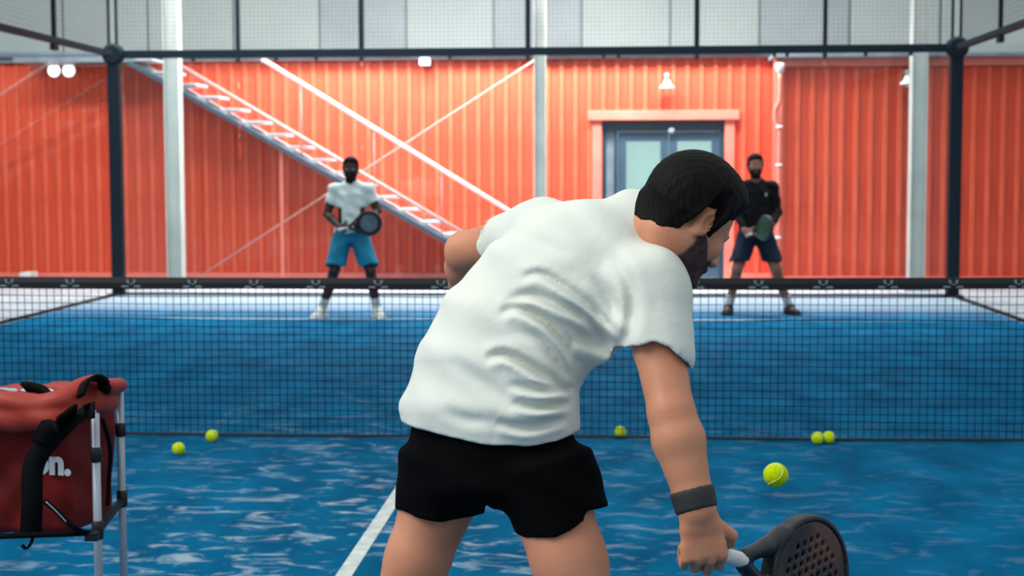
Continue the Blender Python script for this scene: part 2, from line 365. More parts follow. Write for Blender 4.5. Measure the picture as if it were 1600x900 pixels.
        for lam in (.5, -.5, .5):
            sm = np.stack([np.bincount(e[:, 0], verts[e[:, 1], q], N)+np.bincount(e[:, 1], verts[e[:, 0], q], N) for q in range(3)], -1)/np.maximum(deg, 1)[:, None]
            verts = verts+lam*(sm-verts)
        me = bpy.data.meshes.new(name); me.vertices.add(N); me.vertices.foreach_set('co', verts.astype(np.float32).ravel())
        me.loops.add(len(Q)*4); me.loops.foreach_set('vertex_index', Q.ravel().astype(np.int32))
        me.polygons.add(len(Q)); me.polygons.foreach_set('loop_start', np.arange(0, len(Q)*4, 4, dtype=np.int32))
        me.polygons.foreach_set('use_smooth', np.ones(len(Q), bool)); me.update(calc_edges=True); me.validate()
        return me

# ================================================================ SETTING
GL = 10.0          # far glass wall of the court
WY = 12.65         # cladding face of the red building
CY = 11.55         # hall columns
def Xat(px, Y, py=272): # world x seen at photograph column px on the plane y=Y
    d = fw*1.0 + rt*(px-800)/FPX - up*(py-450)/FPX
    t = (Y-CAM[1])/d[1]; return float(CAM[0]+d[0]*t)
def Zat(py, Y, px=800):
    d = fw*1.0 + rt*(px-800)/FPX - up*(py-450)/FPX
    t = (Y-CAM[1])/d[1]; return float(CAM[2]+d[2]*t)

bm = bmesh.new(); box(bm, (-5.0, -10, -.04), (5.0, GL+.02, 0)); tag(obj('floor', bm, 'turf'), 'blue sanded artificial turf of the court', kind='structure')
bm = bmesh.new(); box(bm, (-16, -11, -.14), (16, 19, -.041))
tag(obj('floor_slab', bm, 'concrete'), 'pale concrete floor around the court', kind='structure')
for i, (x0, y0, x1, y1, lab) in enumerate(((-.03, -6.95, .03, 6.95, 'white centre service line running towards the net'),
                                       (-4.98, 6.92, 4.98, 6.98, 'white far service line across the blue turf near the two players'))):
    bm = bmesh.new(); box(bm, (x0, y0, -.01), (x1, y1, .003)); tag(obj('court_line', bm, 'line'), lab, 'court line')

# hall end wall behind the red building
wl = tag(obj('wall_back', (lambda b: (box(b, (-16, 18.0, 0), (16, 18.2, 7.5)), b)[1])(bmesh.new()), 'cladding2'), 'pale end wall of the hall', kind='structure')
x = -16.0; i = 0
pw = 1.5
me = None
while x < 16-.01:
    bm = bmesh.new(); box(bm, (x+.02, 17.93, .0), (x+pw-.02, 18.0, 7.5), .012)
    obj('panel', bm, 'cladding2' if i in (8, 10, 13) else 'cladding', wl); x += pw; i += 1

# hall columns (H sections)
def hcol(px, lab, w=.17):
    x = Xat(px, CY); t = empty('steel_column', (x, CY, -.04), lab, 'column', 'white hall columns')
    bm = bmesh.new(); box(bm, (x-w/2, CY-w/2, -.02), (x-w/2+.014, CY+w/2, 7.4), .003); obj('flange', bm, 'column', t)
    bm = bmesh.new(); box(bm, (x+w/2-.014, CY-w/2, -.02), (x+w/2, CY+w/2, 7.4), .003); obj('flange', bm, 'column', t)
    bm = bmesh.new(); box(bm, (x-w/2+.014, CY-.006, -.02), (x+w/2-.014, CY+.006, 7.4)); obj('web', bm, 'column', t)
    bm = bmesh.new(); box(bm, (x-w/2-.05, CY-w/2-.05, -.04), (x+w/2+.05, CY+w/2+.05, -.02), .004); obj('base_plate', bm, 'galv', t)
    return x
XC = [hcol(273, 'white steel column left of the grey stair', .2), hcol(844, 'white steel column between the stair and the slate blue door', .15), hcol(1433, 'white steel column in front of the red wall at right', .2)]

# wind bracing between the first two columns
for (ax, ay, bx_, by_, r, lab) in ((281, 100, 845, 436, .026, 'thick pale bracing rod falling rightwards just above the stair'), (305, 434, 845, 88, .010, 'thin pale bracing rod rising rightwards from the foot of the left column')):
    bm = bmesh.new(); y = CY+(.13 if ax == 281 else .19)
    a = (Xat(ax, y), y, Zat(ay, y, ax)); b = (Xat(bx_, y), y, Zat(by_, y, bx_))
    tube(bm, [a, b], r, 8); o = obj('bracing_rod', bm, 'rod', None, True); tag(o, lab, 'bracing rod')

# red building: one wall with board and batten cladding, door opening, a forward bay at right
dx0, dx1, dz1 = Xat(940, WY), Xat(1132, WY), Zat(190, WY, 1030)
ztop = Zat(92, WY, 600); xb = Xat(1205, WY); BY = WY-.55
wr = empty('wall_red', (0, WY, 0), 'red board and batten wall of the building behind the court', kind='structure')
bm = bmesh.new(); box(bm, (-12, WY+.03, -.04), (dx0, WY+.3, ztop)); box(bm, (dx1, WY+.03, -.04), (xb+.1, WY+.3, ztop)); box(bm, (dx0, WY+.03, dz1), (dx1, WY+.3, ztop)); obj('core', bm, 'red_dark', wr)
def cladding(x0, x1, y, z0, z1, parent, step=.19, skip=None):
    n = max(1, round((x1-x0)/step)); step = (x1-x0)/n; cache = {}
    for i in range(n):
        xa = x0+i*step
        for kind, a, b, ya, yb, m in (('board', .012, step-.012, y, y+.03, 'red'), ('batten', -.030, .030, y-.022, y+.002, 'red_light')):
            zb = z0
            if skip and skip[0]-.06 < xa+(a+b)/2 < skip[1]+.06: zb = skip[2]
            key = (kind, zb)
            if key not in cache:
                bm = bmesh.new(); box(bm, (a, ya, zb), (b, yb, z1), .005 if kind == 'batten' else .003)
                me = bpy.data.meshes.new(kind); bm.to_mesh(me); bm.free(); cache[key] = me
            o = link(kind, cache[key], m, parent); o.location = (xa, 0, 0)
cladding(-8.6, xb, WY, .1, ztop, wr, .19, (dx0, dx1, dz1+.1))
bm = bmesh.new(); box(bm, (-12, WY-.045, -.02), (dx0-.15, WY+.03, .10), .006); obj('base_board', bm, 'trim', wr)
bm = bmesh.new(); box(bm, (dx1+.15, WY-.045, -.02), (xb, WY+.03, .10), .006); obj('base_board', bm, 'trim', wr)
# eave: soffit, fascia, gutter
ev = empty('wall_eave', (0, WY, ztop), 'grey metal eave along the top of the red wall', kind='structure')
bm = bmesh.new(); box(bm, (-12, WY-.07, ztop), (xb+.1, WY+.3, ztop+.03)); obj('soffit', bm, 'galv', ev)
bm = bmesh.new(); box(bm, (-12, WY-.09, ztop-.02), (xb+.1, WY-.07, ztop+.13), .004); obj('fascia', bm, 'galv', ev)
bm = bmesh.new(); tube(bm, [(-12, WY-.14, ztop+.08), (xb-.02, WY-.14, ztop+.08)], .045, 12); obj('gutter', bm, 'galv', ev, True)
# forward bay
wb = empty('wall_bay', (xb, BY, 0), 'red forward bay of the building at right', kind='structure')
zt2 = Zat(90, BY, 1400)
bm = bmesh.new(); box(bm, (xb, BY+.03, -.04), (12, WY+.3, zt2)); obj('core', bm, 'red_dark', wb)
cladding(xb+.09, xb+.09+.19*28, BY, .1, zt2-.12, wb)
bm = bmesh.new(); box(bm, (xb-.012, BY+.02, .1), (xb, BY+.19, zt2-.1)); box(bm, (xb-.012, BY+.2, .1), (xb, BY+.37, zt2-.1)); box(bm, (xb-.012, BY+.38, .1), (xb, WY-.02, zt2-.1)); obj('side_boards', bm, 'red', wb)
bm = bmesh.new(); box(bm, (xb-.03, BY-.04, 0), (xb+.08, BY+.05, zt2-.02), .005); obj('corner_board', bm, 'trim', wb)
bm = bmesh.new(); box(bm, (xb+.081, BY-.045, zt2-.11), (12, BY+.03, zt2), .005); obj('top_board', bm, 'trim', wb)
bm = bmesh.new(); box(bm, (xb+.081, BY-.045, -.02), (12, BY+.03, .10), .006); obj('base_board', bm, 'trim', wb)
bm = bmesh.new(); box(bm, (xb-.06, BY-.16, zt2+.001), (12, WY+.3, zt2+.05), .004); obj('roof_edge', bm, 'galv', wb)
# downpipe on the bay corner
dp = empty('downpipe', (xb-.06, BY-.09, 0), 'pale downpipe with two elbows on the corner of the red bay', 'pipe')
bm = bmesh.new(); xx = xb+.03; yy = BY-.12
tube(bm, smooth_pts([(xx, yy, .1), (xx, yy, 1.6), (xx, yy, 2.0), (xx-.05, yy+.02, 2.12), (xx-.05, yy+.02, 2.3), (xx, yy, 2.42), (xx, yy, zt2-.2)], 5), .032, 10); obj('pipe', bm, 'trim', dp, True)
for z in (.6, 1.55, 2.05):
    bm = bmesh.new(); tube(bm, [(xx, yy, z), (xx, yy, z+.035)], .042, 12); obj('pipe_clip', bm, 'rail', dp, True)
bm = bmesh.new(); lathe(bm, [(.03, -.05), (.055, 0), (.062, .05), (.05, .09)], (xx, yy, zt2-.16)); obj('hopper', bm, 'rail', dp, True)

# door in the red wall
dr = empty('door_1', ((dx0+dx1)/2, WY, 0), 'slate blue double door with glazed panes in a faded red casing', kind='structure')
W = dx1-dx0; cw = .13
bm = bmesh.new(); box(bm, (dx0-cw, WY-.05, 0), (dx0, WY+.02, dz1+.02), .006); obj('casing', bm, 'trim', dr)
bm = bmesh.new(); box(bm, (dx1, WY-.05, 0), (dx1+cw, WY+.02, dz1+.02), .006); obj('casing', bm, 'trim', dr)
bm = bmesh.new(); box(bm, (dx0-cw-.06, WY-.09, dz1+.02), (dx1+cw+.06, WY+.02, dz1+.15), .008); obj('head_casing', bm, 'trim', dr)
bm = bmesh.new(); box(bm, (dx0-.1, WY-.25, -.04), (dx1+.1, WY+.15, .03), .006); obj('threshold', bm, 'white', dr)
bm = bmesh.new()
for a, b, c, d in ((dx0, dx0+.06, .03, dz1), (dx1-.06, dx1, .03, dz1), (dx0+.06, dx1-.06, dz1-.13, dz1), (dx0+.17, dx0+.22, .03, dz1-.13)): box(bm, (a, WY+.01, c), (b, WY+.13, d), .004)
obj('frame', bm, 'door_frame', dr)
bm = bmesh.new(); box(bm, (dx0+.06, WY+.06, .03), (dx0+.17, WY+.08, dz1-.13)); obj('side_light', bm, 'galv', dr)
mid = (dx0+.22+dx1-.06)/2
for a, b in ((dx0+.225, mid-.003), (mid+.003, dx1-.065)):
    leaf = bmesh.new(); z0, z1 = .04, dz1-.135; st = .11; pz0 = 1.12
    for q in ((a, a+st, z0, z1), (b-st, b, z0, z1), (a+st, b-st, z0, .25), (a+st, b-st, pz0-.08, pz0), (a+st, b-st, z1-.13, z1)): box(leaf, (q[0], WY+.03, q[2]), (q[1], WY+.08, q[3]), .004)
    lf = obj('door_leaf', leaf, 'door', dr)
    bm = bmesh.new(); box(bm, (a+st, WY+.045, .25), (b-st, WY+.065, pz0-.08)); obj('lower_panel', bm, 'door', lf)
    bm = bmesh.new(); box(bm, (a+st, WY+.05, pz0), (b-st, WY+.058, z1-.13)); obj('pane', bm, 'glass2', lf)
    hx = b-.05 if a < mid-.1 and b < mid+.01 else a+.05
    bm = bmesh.new(); tube(bm, [(hx, WY+.03, 1.0), (hx, WY-.03, 1.0), (hx, WY-.03, 1.25), (hx, WY+.03, 1.25)], .012, 8); obj('handle', bm, 'galv', lf, True)
bm = bmesh.new(); box(bm, (dx0+.1, WY+.34, 0), (dx1-.1, WY+.36, dz1)); obj('glow_sheet', bm, 'pane_lit', dr)  # glowing sheet added behind the door glass to brighten the panes
bm = bmesh.new(); lathe(bm, [(.03, 0), (.045, .01), (.045, .03), (.02, .045)], (Xat(1049, WY), WY+.01, Zat(204, WY, 1049)), 16, (0, -1, 0)); obj('door_sensor', bm, 'grey', dr, True)

# wall lamps
def bell_lamp(px, py, Y, lab, s=1.0):
    x, z = Xat(px, Y), Zat(py, Y, px); y = Y-.16*s; t = empty('wall_lamp', (x, Y, z), lab, 'lamp', 'bell wall lamps')
    bm = bmesh.new(); lathe(bm, [(.02*s, .115*s), (.035*s, .10*s), (.05*s, .05*s), (.1*s, .01*s), (.105*s, -.01*s), (.095*s, -.01*s), (.04*s, .03*s), (.02*s, .04*s)], (x, y, z)); obj('lamp_shade', bm, 'white', t, True)
    bm = bmesh.new(); lathe(bm, [(.015*s, .03*s), (.03*s, 0), (.034*s, -.02*s), (.02*s, -.042*s)], (x, y, z), 14); obj('bulb', bm, 'white', t, True)
    bm = bmesh.new(); tube(bm, smooth_pts([(x, y, z+.11*s), (x, y, z+.16*s), (x, y+.06*s, z+.18*s), (x, Y, z+.17*s)], 4), .012*s, 8); obj('bracket', bm, 'grey', t, True)
    bm = bmesh.new(); lathe(bm, [(.035*s, 0), (.035*s, .015), (.02*s, .02)], (x, Y+.005-.022, z+.17*s), 14, (0, -1, 0)); obj('wall_plate', bm, 'grey', t, True)
bell_lamp(1041, 138, WY, 'white bell wall lamp above the slate blue door')
bell_lamp(1412, 132, BY, 'white bell wall lamp beside the white column at right', .95)
tw = empty('twin_floodlight', (Xat(104, WY), WY, Zat(110, WY, 104)), 'pair of round lit wall lights high on the red wall at far left', 'lamp')
for px in (92.5, 115.5):
    x, z = Xat(px, WY), Zat(111, WY, px)
    bm = bmesh.new(); lathe(bm, [(.075, 0), (.095, .03), (.095, .07), (.088, .08)], (x, WY-.03, z), 20, (0, -1, 0)); h = obj('housing', bm, 'white', tw, True)
    bm = bmesh.new(); lathe(bm, [(.085, 0), (.08, .012), (.05, .02), (.01, .024)], (x, WY-.11, z), 20, (0, -1, 0)); obj('lens', bm, 'lamp', h, True)
bm = bmesh.new(); box(bm, (Xat(96, WY), WY-.06, Zat(108, WY)-.02), (Xat(112, WY), WY+.0, Zat(108, WY)+.03), .004); obj('mount', bm, 'grey', tw)
x, z = Xat(667, WY), Zat(98, WY, 667)
se = empty('eave_sensor', (x, WY-.1, z), 'small white sensor box under the grey eave above the stair', 'sensor')
bm = bmesh.new(); box(bm, (x-.07, WY-.2, z-.05), (x+.07, WY-.06, z+.05), .015); obj('case', bm, 'white', se)
bm = bmesh.new(); box(bm, (x-.02, WY-.06, z-.02), (x+.02, WY+.0, z+.02), .003); obj('mount', bm, 'grey', se)
bm = bmesh.new(); box(bm, (Xat(30, 12.3), 12.2, -.04), (Xat(47, 12.3), 12.5, .13), .012); tag(obj('storage_box', bm, 'white'), 'small white box at the foot of the red wall at far left', 'box')

# ---------------------------------------------------------------- stair along the red wall
SY0, SY1 = 11.85, 12.5
st = empty('steel_stair', (Xat(725, SY0), SY0, 0), 'grey steel stair rising leftwards in front of the red wall', 'stair')
A = np.array([Xat(716, SY0), Zat(388, SY0, 716)]); B = np.array([Xat(208, SY0), Zat(99, SY0, 208)])     # stringer axis, foot and head
sl = (B[1]-A[1])/(B[0]-A[0]); foot = A + (A-B)*((A[1]-.12)/(B[1]-A[1]))
foot = np.array([A[0]+(A[1]-.10)/(-sl)*1.0, .10])
top = B.copy()
for y, m_ in ((SY0, 'stair'), (SY1, 'tread')):  # far stringer paler than the near one: the light on it put into its colour
    bm = bmesh.new(); beam(bm, (foot[0], y, foot[1]), (top[0], y, top[1]), .05, .22, (0, 1, 0))
    obj('stringer', bm, m_, st)
nst = 17
for i in range(nst):
    t = (i+.5)/nst; x = foot[0]+(top[0]-foot[0])*t; z = foot[1]+(top[1]-foot[1])*t
    bm = bmesh.new(); box(bm, (x-.15, SY0+.03, z+.12), (x+.13, SY1-.03, z+.155), .004); obj('tread', bm, 'tread', st)
hr0 = (Xat(812, SY0), Zat(340, SY0, 812)); hr1 = (Xat(416, SY0), Zat(95, SY0, 416)); hd = ((hr1[0]-hr0[0]), (hr1[1]-hr0[1]))
xe = top[0]; ze = hr1[1]+hd[1]/hd[0]*(xe-hr1[0]); xs = Xat(816, SY0); zs = hr1[1]+hd[1]/hd[0]*(xs-hr1[0])
bm = bmesh.new(); tube(bm, [(xs, SY0, .05), (xs, SY0, zs), (hr1[0], SY0, hr1[1]), (hr1[0]-.03, SY0+.04, hr1[1]), (hr1[0]-.03, SY0+.3, hr1[1])], .030, 10); obj('handrail', bm, 'rail', st, True)
for px in (472, 585, 690, 790):
    x = Xat(px, SY0); zb = foot[1]+sl*(x-foot[0]); zt = hr1[1]+hd[1]/hd[0]*(x-hr1[0])
    bm = bmesh.new(); tube(bm, [(x, SY0, zb), (x, SY0, zt)], .009, 8); obj('baluster', bm, 'rod', st, True)
for px, py in ((440, 235), (716, 392)):
    x = Xat(px, SY0); bm = bmesh.new(); box(bm, (x-.022, SY0-.02, -.04), (x+.022, SY0+.02, foot[1]+sl*(x-foot[0])), .003); obj('support_post', bm, 'trim', st)
bm = bmesh.new(); box(bm, (top[0]-1.6, SY0-.02, top[1]+.02), (top[0]+.05, SY1+.02, top[1]+.09), .004); obj('landing', bm, 'galv', st)

# ---------------------------------------------------------------- court enclosure (rear wall and rear corners)
ZB = 2.924
en = empty('court_enclosure', (0, GL, 0), 'dark steel and glass enclosure at the far end of the court', 'fence')
joints = [-5, -3.5, -2, 0, 2, 3.5, 5]
for sgn in (-1, 1):
    x = 5.03*sgn
    bm = bmesh.new(); box(bm, (x-.07, GL-.05, 0), (x+.07, GL+.09, ZB+.05), .01); box(bm, (x-.11, GL-.11, 0), (x+.11, GL+.13, .02), .004); obj('corner_post', bm, 'navy', en)
    bm = bmesh.new(); lathe(bm, [(.10, -.07), (.13, -.05), (.13, .05), (.10, .07)], (x, GL+.0, ZB+.0), 20, (0, -1, 0)); obj('corner_bracket', bm, 'navy', en)
    for k in (-.055, .04): bm = bmesh.new(); box(bm, (x+k-.014, GL-.02, ZB+.05), (x+k+.014, GL+.02, 4.05), .003); obj('fence_post', bm, 'navy', en)
bm = bmesh.new(); box(bm, (-5.0, GL-.03, ZB-.05), (5.0, GL+.04, ZB+.045), .006); obj('top_rail', bm, 'navy', en)
bm = bmesh.new(); box(bm, (-5.0, GL-.02, 0), (5.0, GL+.03, .03), .004); obj('bottom_rail', bm, 'navy', en)
bm = bmesh.new(); box(bm, (-5.0, GL-.02, 4.0), (5.0, GL+.02, 4.05), .004); obj('upper_rail', bm, 'navy', en)
for a, b in zip(joints, joints[1:]):
    bm = bmesh.new(); box(bm, (a+.006+(.07 if a == -5 else 0), GL-.006, .031), (b-.006-(.07 if b == 5 else 0), GL+.006, ZB-.036)); obj('glass_pane', bm, 'glass', en)
for x in joints[1:-1]:
    w = .03 if abs(x) < 3 else .024
    bm = bmesh.new(); box(bm, (x-w, GL-.02, ZB+.035), (x+w, GL+.03, 4.0), .004); obj('fence_post', bm, 'navy', en)
for x in joints[1:-1]:
    for z in (ZB-.075, .12):
        bm = bmesh.new(); box(bm, (x-.025, GL-.03, z-.035), (x+.025, GL+.03, z+.035), .006); obj('glass_clamp', bm, 'black', en)
for px in (305, 434, 497, 704, 943, 966, 1208, 1228, 1350, 1420):
    x = Xat(px, GL); bm = bmesh.new(); box(bm, (x-.02, GL-.03, ZB-.09), (x+.02, GL+.03, ZB-.035), .005); obj('glass_clamp', bm, 'black', en)
def wire_mesh(o0, ux, nx, px_, nz, pz, t=.0013):
    bm = bmesh.new(); o0 = Vector(o0); ux = Vector(ux)
    for i in range(nx+1): tube(bm, [o0+ux*px_*i, o0+ux*px_*i+Vector((0, 0, nz*pz))], t, 4, False)
    for j in range(nz+1): tube(bm, [o0+Vector((0, 0, j*pz)), o0+ux*px_*nx+Vector((0, 0, j*pz))], t, 4, False)
    return bm
tag(obj('wire_mesh', wire_mesh((-4.95, GL, ZB+.04), (1, 0, 0), 198, .05, 21, .05), 'black', en), kind='stuff')
for sgn in (-1, 1):                                    # side glass, two panels each
    x = 5.03*sgn
    sd = empty('side_enclosure', (x, GL-2, 0), 'side wall of glass and dark steel at the %s of the court' % ('left' if sgn < 0 else 'right'), 'fence')
    bm = bmesh.new(); box(bm, (x-.035, 2.0, ZB-.035), (x+.035, GL-.14, ZB+.035), .006); obj('top_rail', bm, 'navy', sd)
    bm = bmesh.new(); box(bm, (x-.02, 2.0, 0), (x+.02, GL-.14, .03), .004); obj('bottom_rail', bm, 'navy', sd)
    for a, b in ((6, 8), (8, 9.86)):
        bm = bmesh.new(); box(bm, (x-.006, a+.006, .031), (x+.006, b-.006, ZB-.036)); obj('glass_pane', bm, 'glass_side', sd)
    for y in (8, 6, 4, 2):
        bm = bmesh.new(); box(bm, (x-.02, y-.03, ZB+.035), (x+.02, y+.03, 4.0), .004)
        if y <= 6: box(bm, (x-.025, y-.03, .03), (x+.025, y+.03, ZB-.035), .004)
        obj('fence_post', bm, 'navy', sd)
    for y in (8.04, 7.96): bm = bmesh.new(); box(bm, (x-.03, y-.02, ZB-.11), (x+.03, y+.02, ZB-.04), .005); obj('glass_clamp', bm, 'black', sd)
    bm = bmesh.new(); box(bm, (x-.02, 2.0, 4.0), (x+.02, GL-.14, 4.05), .004); obj('upper_rail', bm, 'navy', sd)
    tag(obj('wire_mesh', wire_mesh((x, 6.0, ZB+.04), (0, 1, 0), 76, .05, 21, .05), 'black', sd), kind='stuff')
    tag(obj('wire_mesh', wire_mesh((x, 2.05, .05), (0, 1, 0), 78, .05, 57, .05), 'black', sd), kind='stuff')

# ---------------------------------------------------------------- net
nt_ = empty('padel_net', (0, 0, 0), 'black padel net with a dark top tape across the court', 'net')
topz = lambda x: .893 + .02*(x/5)**2
bm = bmesh.new(); pitch = .0425; nv = int(9.9/pitch)
for i in range(nv+1):
    x = -4.95+i*pitch; tube(bm, [(x, 0, .02), (x+.0015*math.sin(i*1.7), .002*math.sin(i), .45), (x, 0, topz(x)-.05)], .0022, 4, False)
for j in range(1, 21):
    z0 = .02+j*pitch
    tube(bm, [(x, .003*math.sin(x*9+j), z0*(topz(x)-.03)/.86+.0025*math.sin(x*3.1+j*.9)) for x in np.linspace(-4.95, 4.95, 34)], .0022, 4, False)
tag(obj('net_mesh', bm, 'net', nt_), kind='stuff')
bm = bmesh.new(); xs_ = np.linspace(-4.98, 4.98, 60); tz0 = []
for x in xs_:
    z = topz(x); tz0.append([bm.verts.new((x, yy_, zz_)) for yy_, zz_ in ((-.008, z-.062), (-.011, z-.03), (-.006, z), (.006, z), (.011, z-.03), (.008, z-.062))])
for a, b in zip(tz0, tz0[1:]):
    for k in range(6): bm.faces.new((a[k], b[k], b[(k+1) % 6], a[(k+1) % 6]))
bm.faces.new(tz0[0]); bm.faces.new(tz0[-1][::-1]); bmesh.ops.recalc_face_normals(bm, faces=bm.faces)
tape = obj('top_tape', bm, 'tape', nt_)
bm = bmesh.new(); tube(bm, [(x, -.004, .014+.003*math.sin(x*2.2)) for x in np.linspace(-4.95, 4.95, 50)], .0075, 8); obj('bottom_cord', bm, 'tape', nt_, True)
for sgn in (-1, 1):
    bm = bmesh.new(); box(bm, (5.0*sgn-.04, -.04, 0), (5.0*sgn+.04, .04, .96), .008); obj('net_post', bm, 'navy', nt_)
embx = [Xat(px, 0) for px in (11, 108, 204, 300, 397, 492)]; pe = (embx[-1]-embx[0])/5
emb_me = None
for k in range(-1, 20):
    x = embx[0]+k*pe; z = topz(x)
    if x > 4.9: break
    if emb_me is None:
        bm = bmesh.new()
        def poly(pts):
            f = [bm.verts.new((a/1000, -.0135, b/1000)) for a, b in pts]; g = [bm.verts.new((a/1000, -.0105, b/1000)) for a, b in pts]
            bm.faces.new(f); bm.faces.new(g[::-1])
            for q in range(len(f)): bm.faces.new((f[q], f[(q+1) % len(f)], g[(q+1) % len(f)], g[q])[::-1])
        for s in (1, -1):
            poly([(s*a, b) for a, b in ((14, 46), (27, 46), (20, 26), (11, 22))][::s])
            poly([(s*a, b) for a, b in ((12, 4), (20, 12), (48, 14), (56, 4))][::s])
        poly([(-8, 24), (8, 24), (5, 18), (-5, 18)][::-1])
        bmesh.ops.recalc_face_normals(bm, faces=bm.faces); emb_me = bpy.data.meshes.new('emblem'); bm.to_mesh(emb_me); bm.free()
    o = link('emblem', emb_me, 'emblem', tape); o.location = (x, 0, z-.058)

# ---------------------------------------------------------------- balls
ball_tpl = None
def make_ball(c, lab, grp, rot):
    global ball_tpl
    r = .0335
    if ball_tpl is None:
        bm = bmesh.new(); bmesh.ops.create_icosphere(bm, subdivisions=4, radius=r); me = bpy.data.meshes.new('tennis_ball'); bm.to_mesh(me); bm.free(); me.polygons.foreach_set('use_smooth', [True]*len(me.polygons))
        bm = bmesh.new(); pts = []
        for k in range(65):
            t = 2*PI*k/64; a, b = .75, .25
            p = np.array([a*math.cos(t)+b*math.cos(3*t), a*math.sin(t)-b*math.sin(3*t), 2*math.sqrt(a*b)*math.sin(2*t)]); p = p/np.linalg.norm(p)*(r+.0002); pts.append(p)
        tube(bm, pts, .0012, 6, False); ms = bpy.data.meshes.new('seam'); bm.to_mesh(ms); bm.free(); ball_tpl = (me, ms)
    o = link('tennis_ball', ball_tpl[0], 'ball'); s = link('seam', ball_tpl[1], 'seam', o)
    o.location = tuple(float(v) for v in c); o.rotation_euler = rot; s.matrix_parent_inverse = Matrix.Identity(4)
    tag(o, lab, 'ball', grp)
def on_floor(px, py):      # ball centre seen at (px, py), resting on the turf
    z = .0335; d = fw*1.0 + rt*(px-800)/FPX - up*(py-450)/FPX; t = (z-CAM[2])/d[2]; return CAM+d*t
G = 'yellow balls lying on the turf'
make_ball(on_floor(279, 701), 'yellow ball in front of the net, leftmost on the turf', G, (.4, .2, 0))
make_ball(on_floor(331, 681), 'yellow ball touching the foot of the net at left', G, (1.2, .5, 1))
make_ball(on_floor(969, 675), 'yellow ball behind the foot of the net, beside the bending man', G, (.1, 1.5, 2))
_p = on_floor(1276, 683); _p[1] = min(_p[1], -.10); c1 = _p; make_ball(c1, 'nearer yellow ball of the touching pair by the net at right', G, (.8, .1, .7))
c2 = c1+np.array([.0655, .026, 0]); d_ = c2-c1
c2 = c1+d_/np.linalg.norm(d_)*.0695
make_ball(c2, 'farther yellow ball of the touching pair by the net at right', G, (2.1, .6, .2))
make_ball(P(1212, 742, 4.2), 'yellow ball in the air in front of the black racket', None, (.5, .9, .3))

# ================================================================ PEOPLE
HEAD_DARK = dict()
def head_into(F, c, Rt, Fw, Up, s=.94, neck_to=None, neck_r=(.056, .06)):
    """adds a head to field F; c = point between the ears; axes: Rt person's right, Fw face forward, Up crown"""
    c = np.array(c, float); ax = [Rt, Fw, Up]
    def L(x, y, z): return c + (Rt*x+Fw*y+Up*z)*s
    q = lambda *r: [v*s for v in r]
    F.ell(L(0, -.012, .035), ax, q(.077, .098, .088), .01)
    F.ell(L(0, .03, -.03), ax, q(.062, .066, .085), .03)
    for g in (-1, 1):
        F.cone(L(g*.050, .0, -.055), L(g*.018, .070, -.108), .022*s, .020*s, .025)
        F.ell(L(g*.044, .060, -.030), ax, q(.020, .022, .020), .02)
        F.cone(L(g*.012, .088, .012), L(g*.045, .070, .010), .010*s, .008*s, .012)
        F.ell(L(g*.031, .096, -.010), ax, q(.016, .014, .012), .010, 'cut')
        F.ell(L(g*.031, .079, -.010), ax, q(.013, .0125, .0115), .003)
        # ear with a rim and a hollow
        ea = [unit(Rt*g*.85-Fw*.5), unit(Fw*.85+Rt*g*.5), Up]
        F.ell(L(g*.080, -.014, -.010), ea, q(.010, .021, .034), .004)
        F.ell(L(g*.090, -.008, -.006), ea, q(.009, .012, .021), .003, 'cut')
    F.cone(L(0, .093, .005), L(0, .115, -.036), .008*s, .0125*s, .010)
    for g in (-1, 1): F.ell(L(g*.012, .104, -.040), ax, q(.008, .011, .008), .006)
    F.ell(L(0, .093, -.067), ax, q(.024, .011, .006), .006); F.ell(L(0, .091, -.078), ax, q(.020, .011, .007), .005)
    F.cone(L(-.018, .104, -.0725), L(.018, .104, -.0725), .0022, .0022, .003, 'cut')
    F.ell(L(0, .076, -.108), ax, q(.024, .020, .018), .02)
    if neck_to is not None: F.cone(L(0, -.022, -.055), neck_to, neck_r[0], neck_r[1], .03)

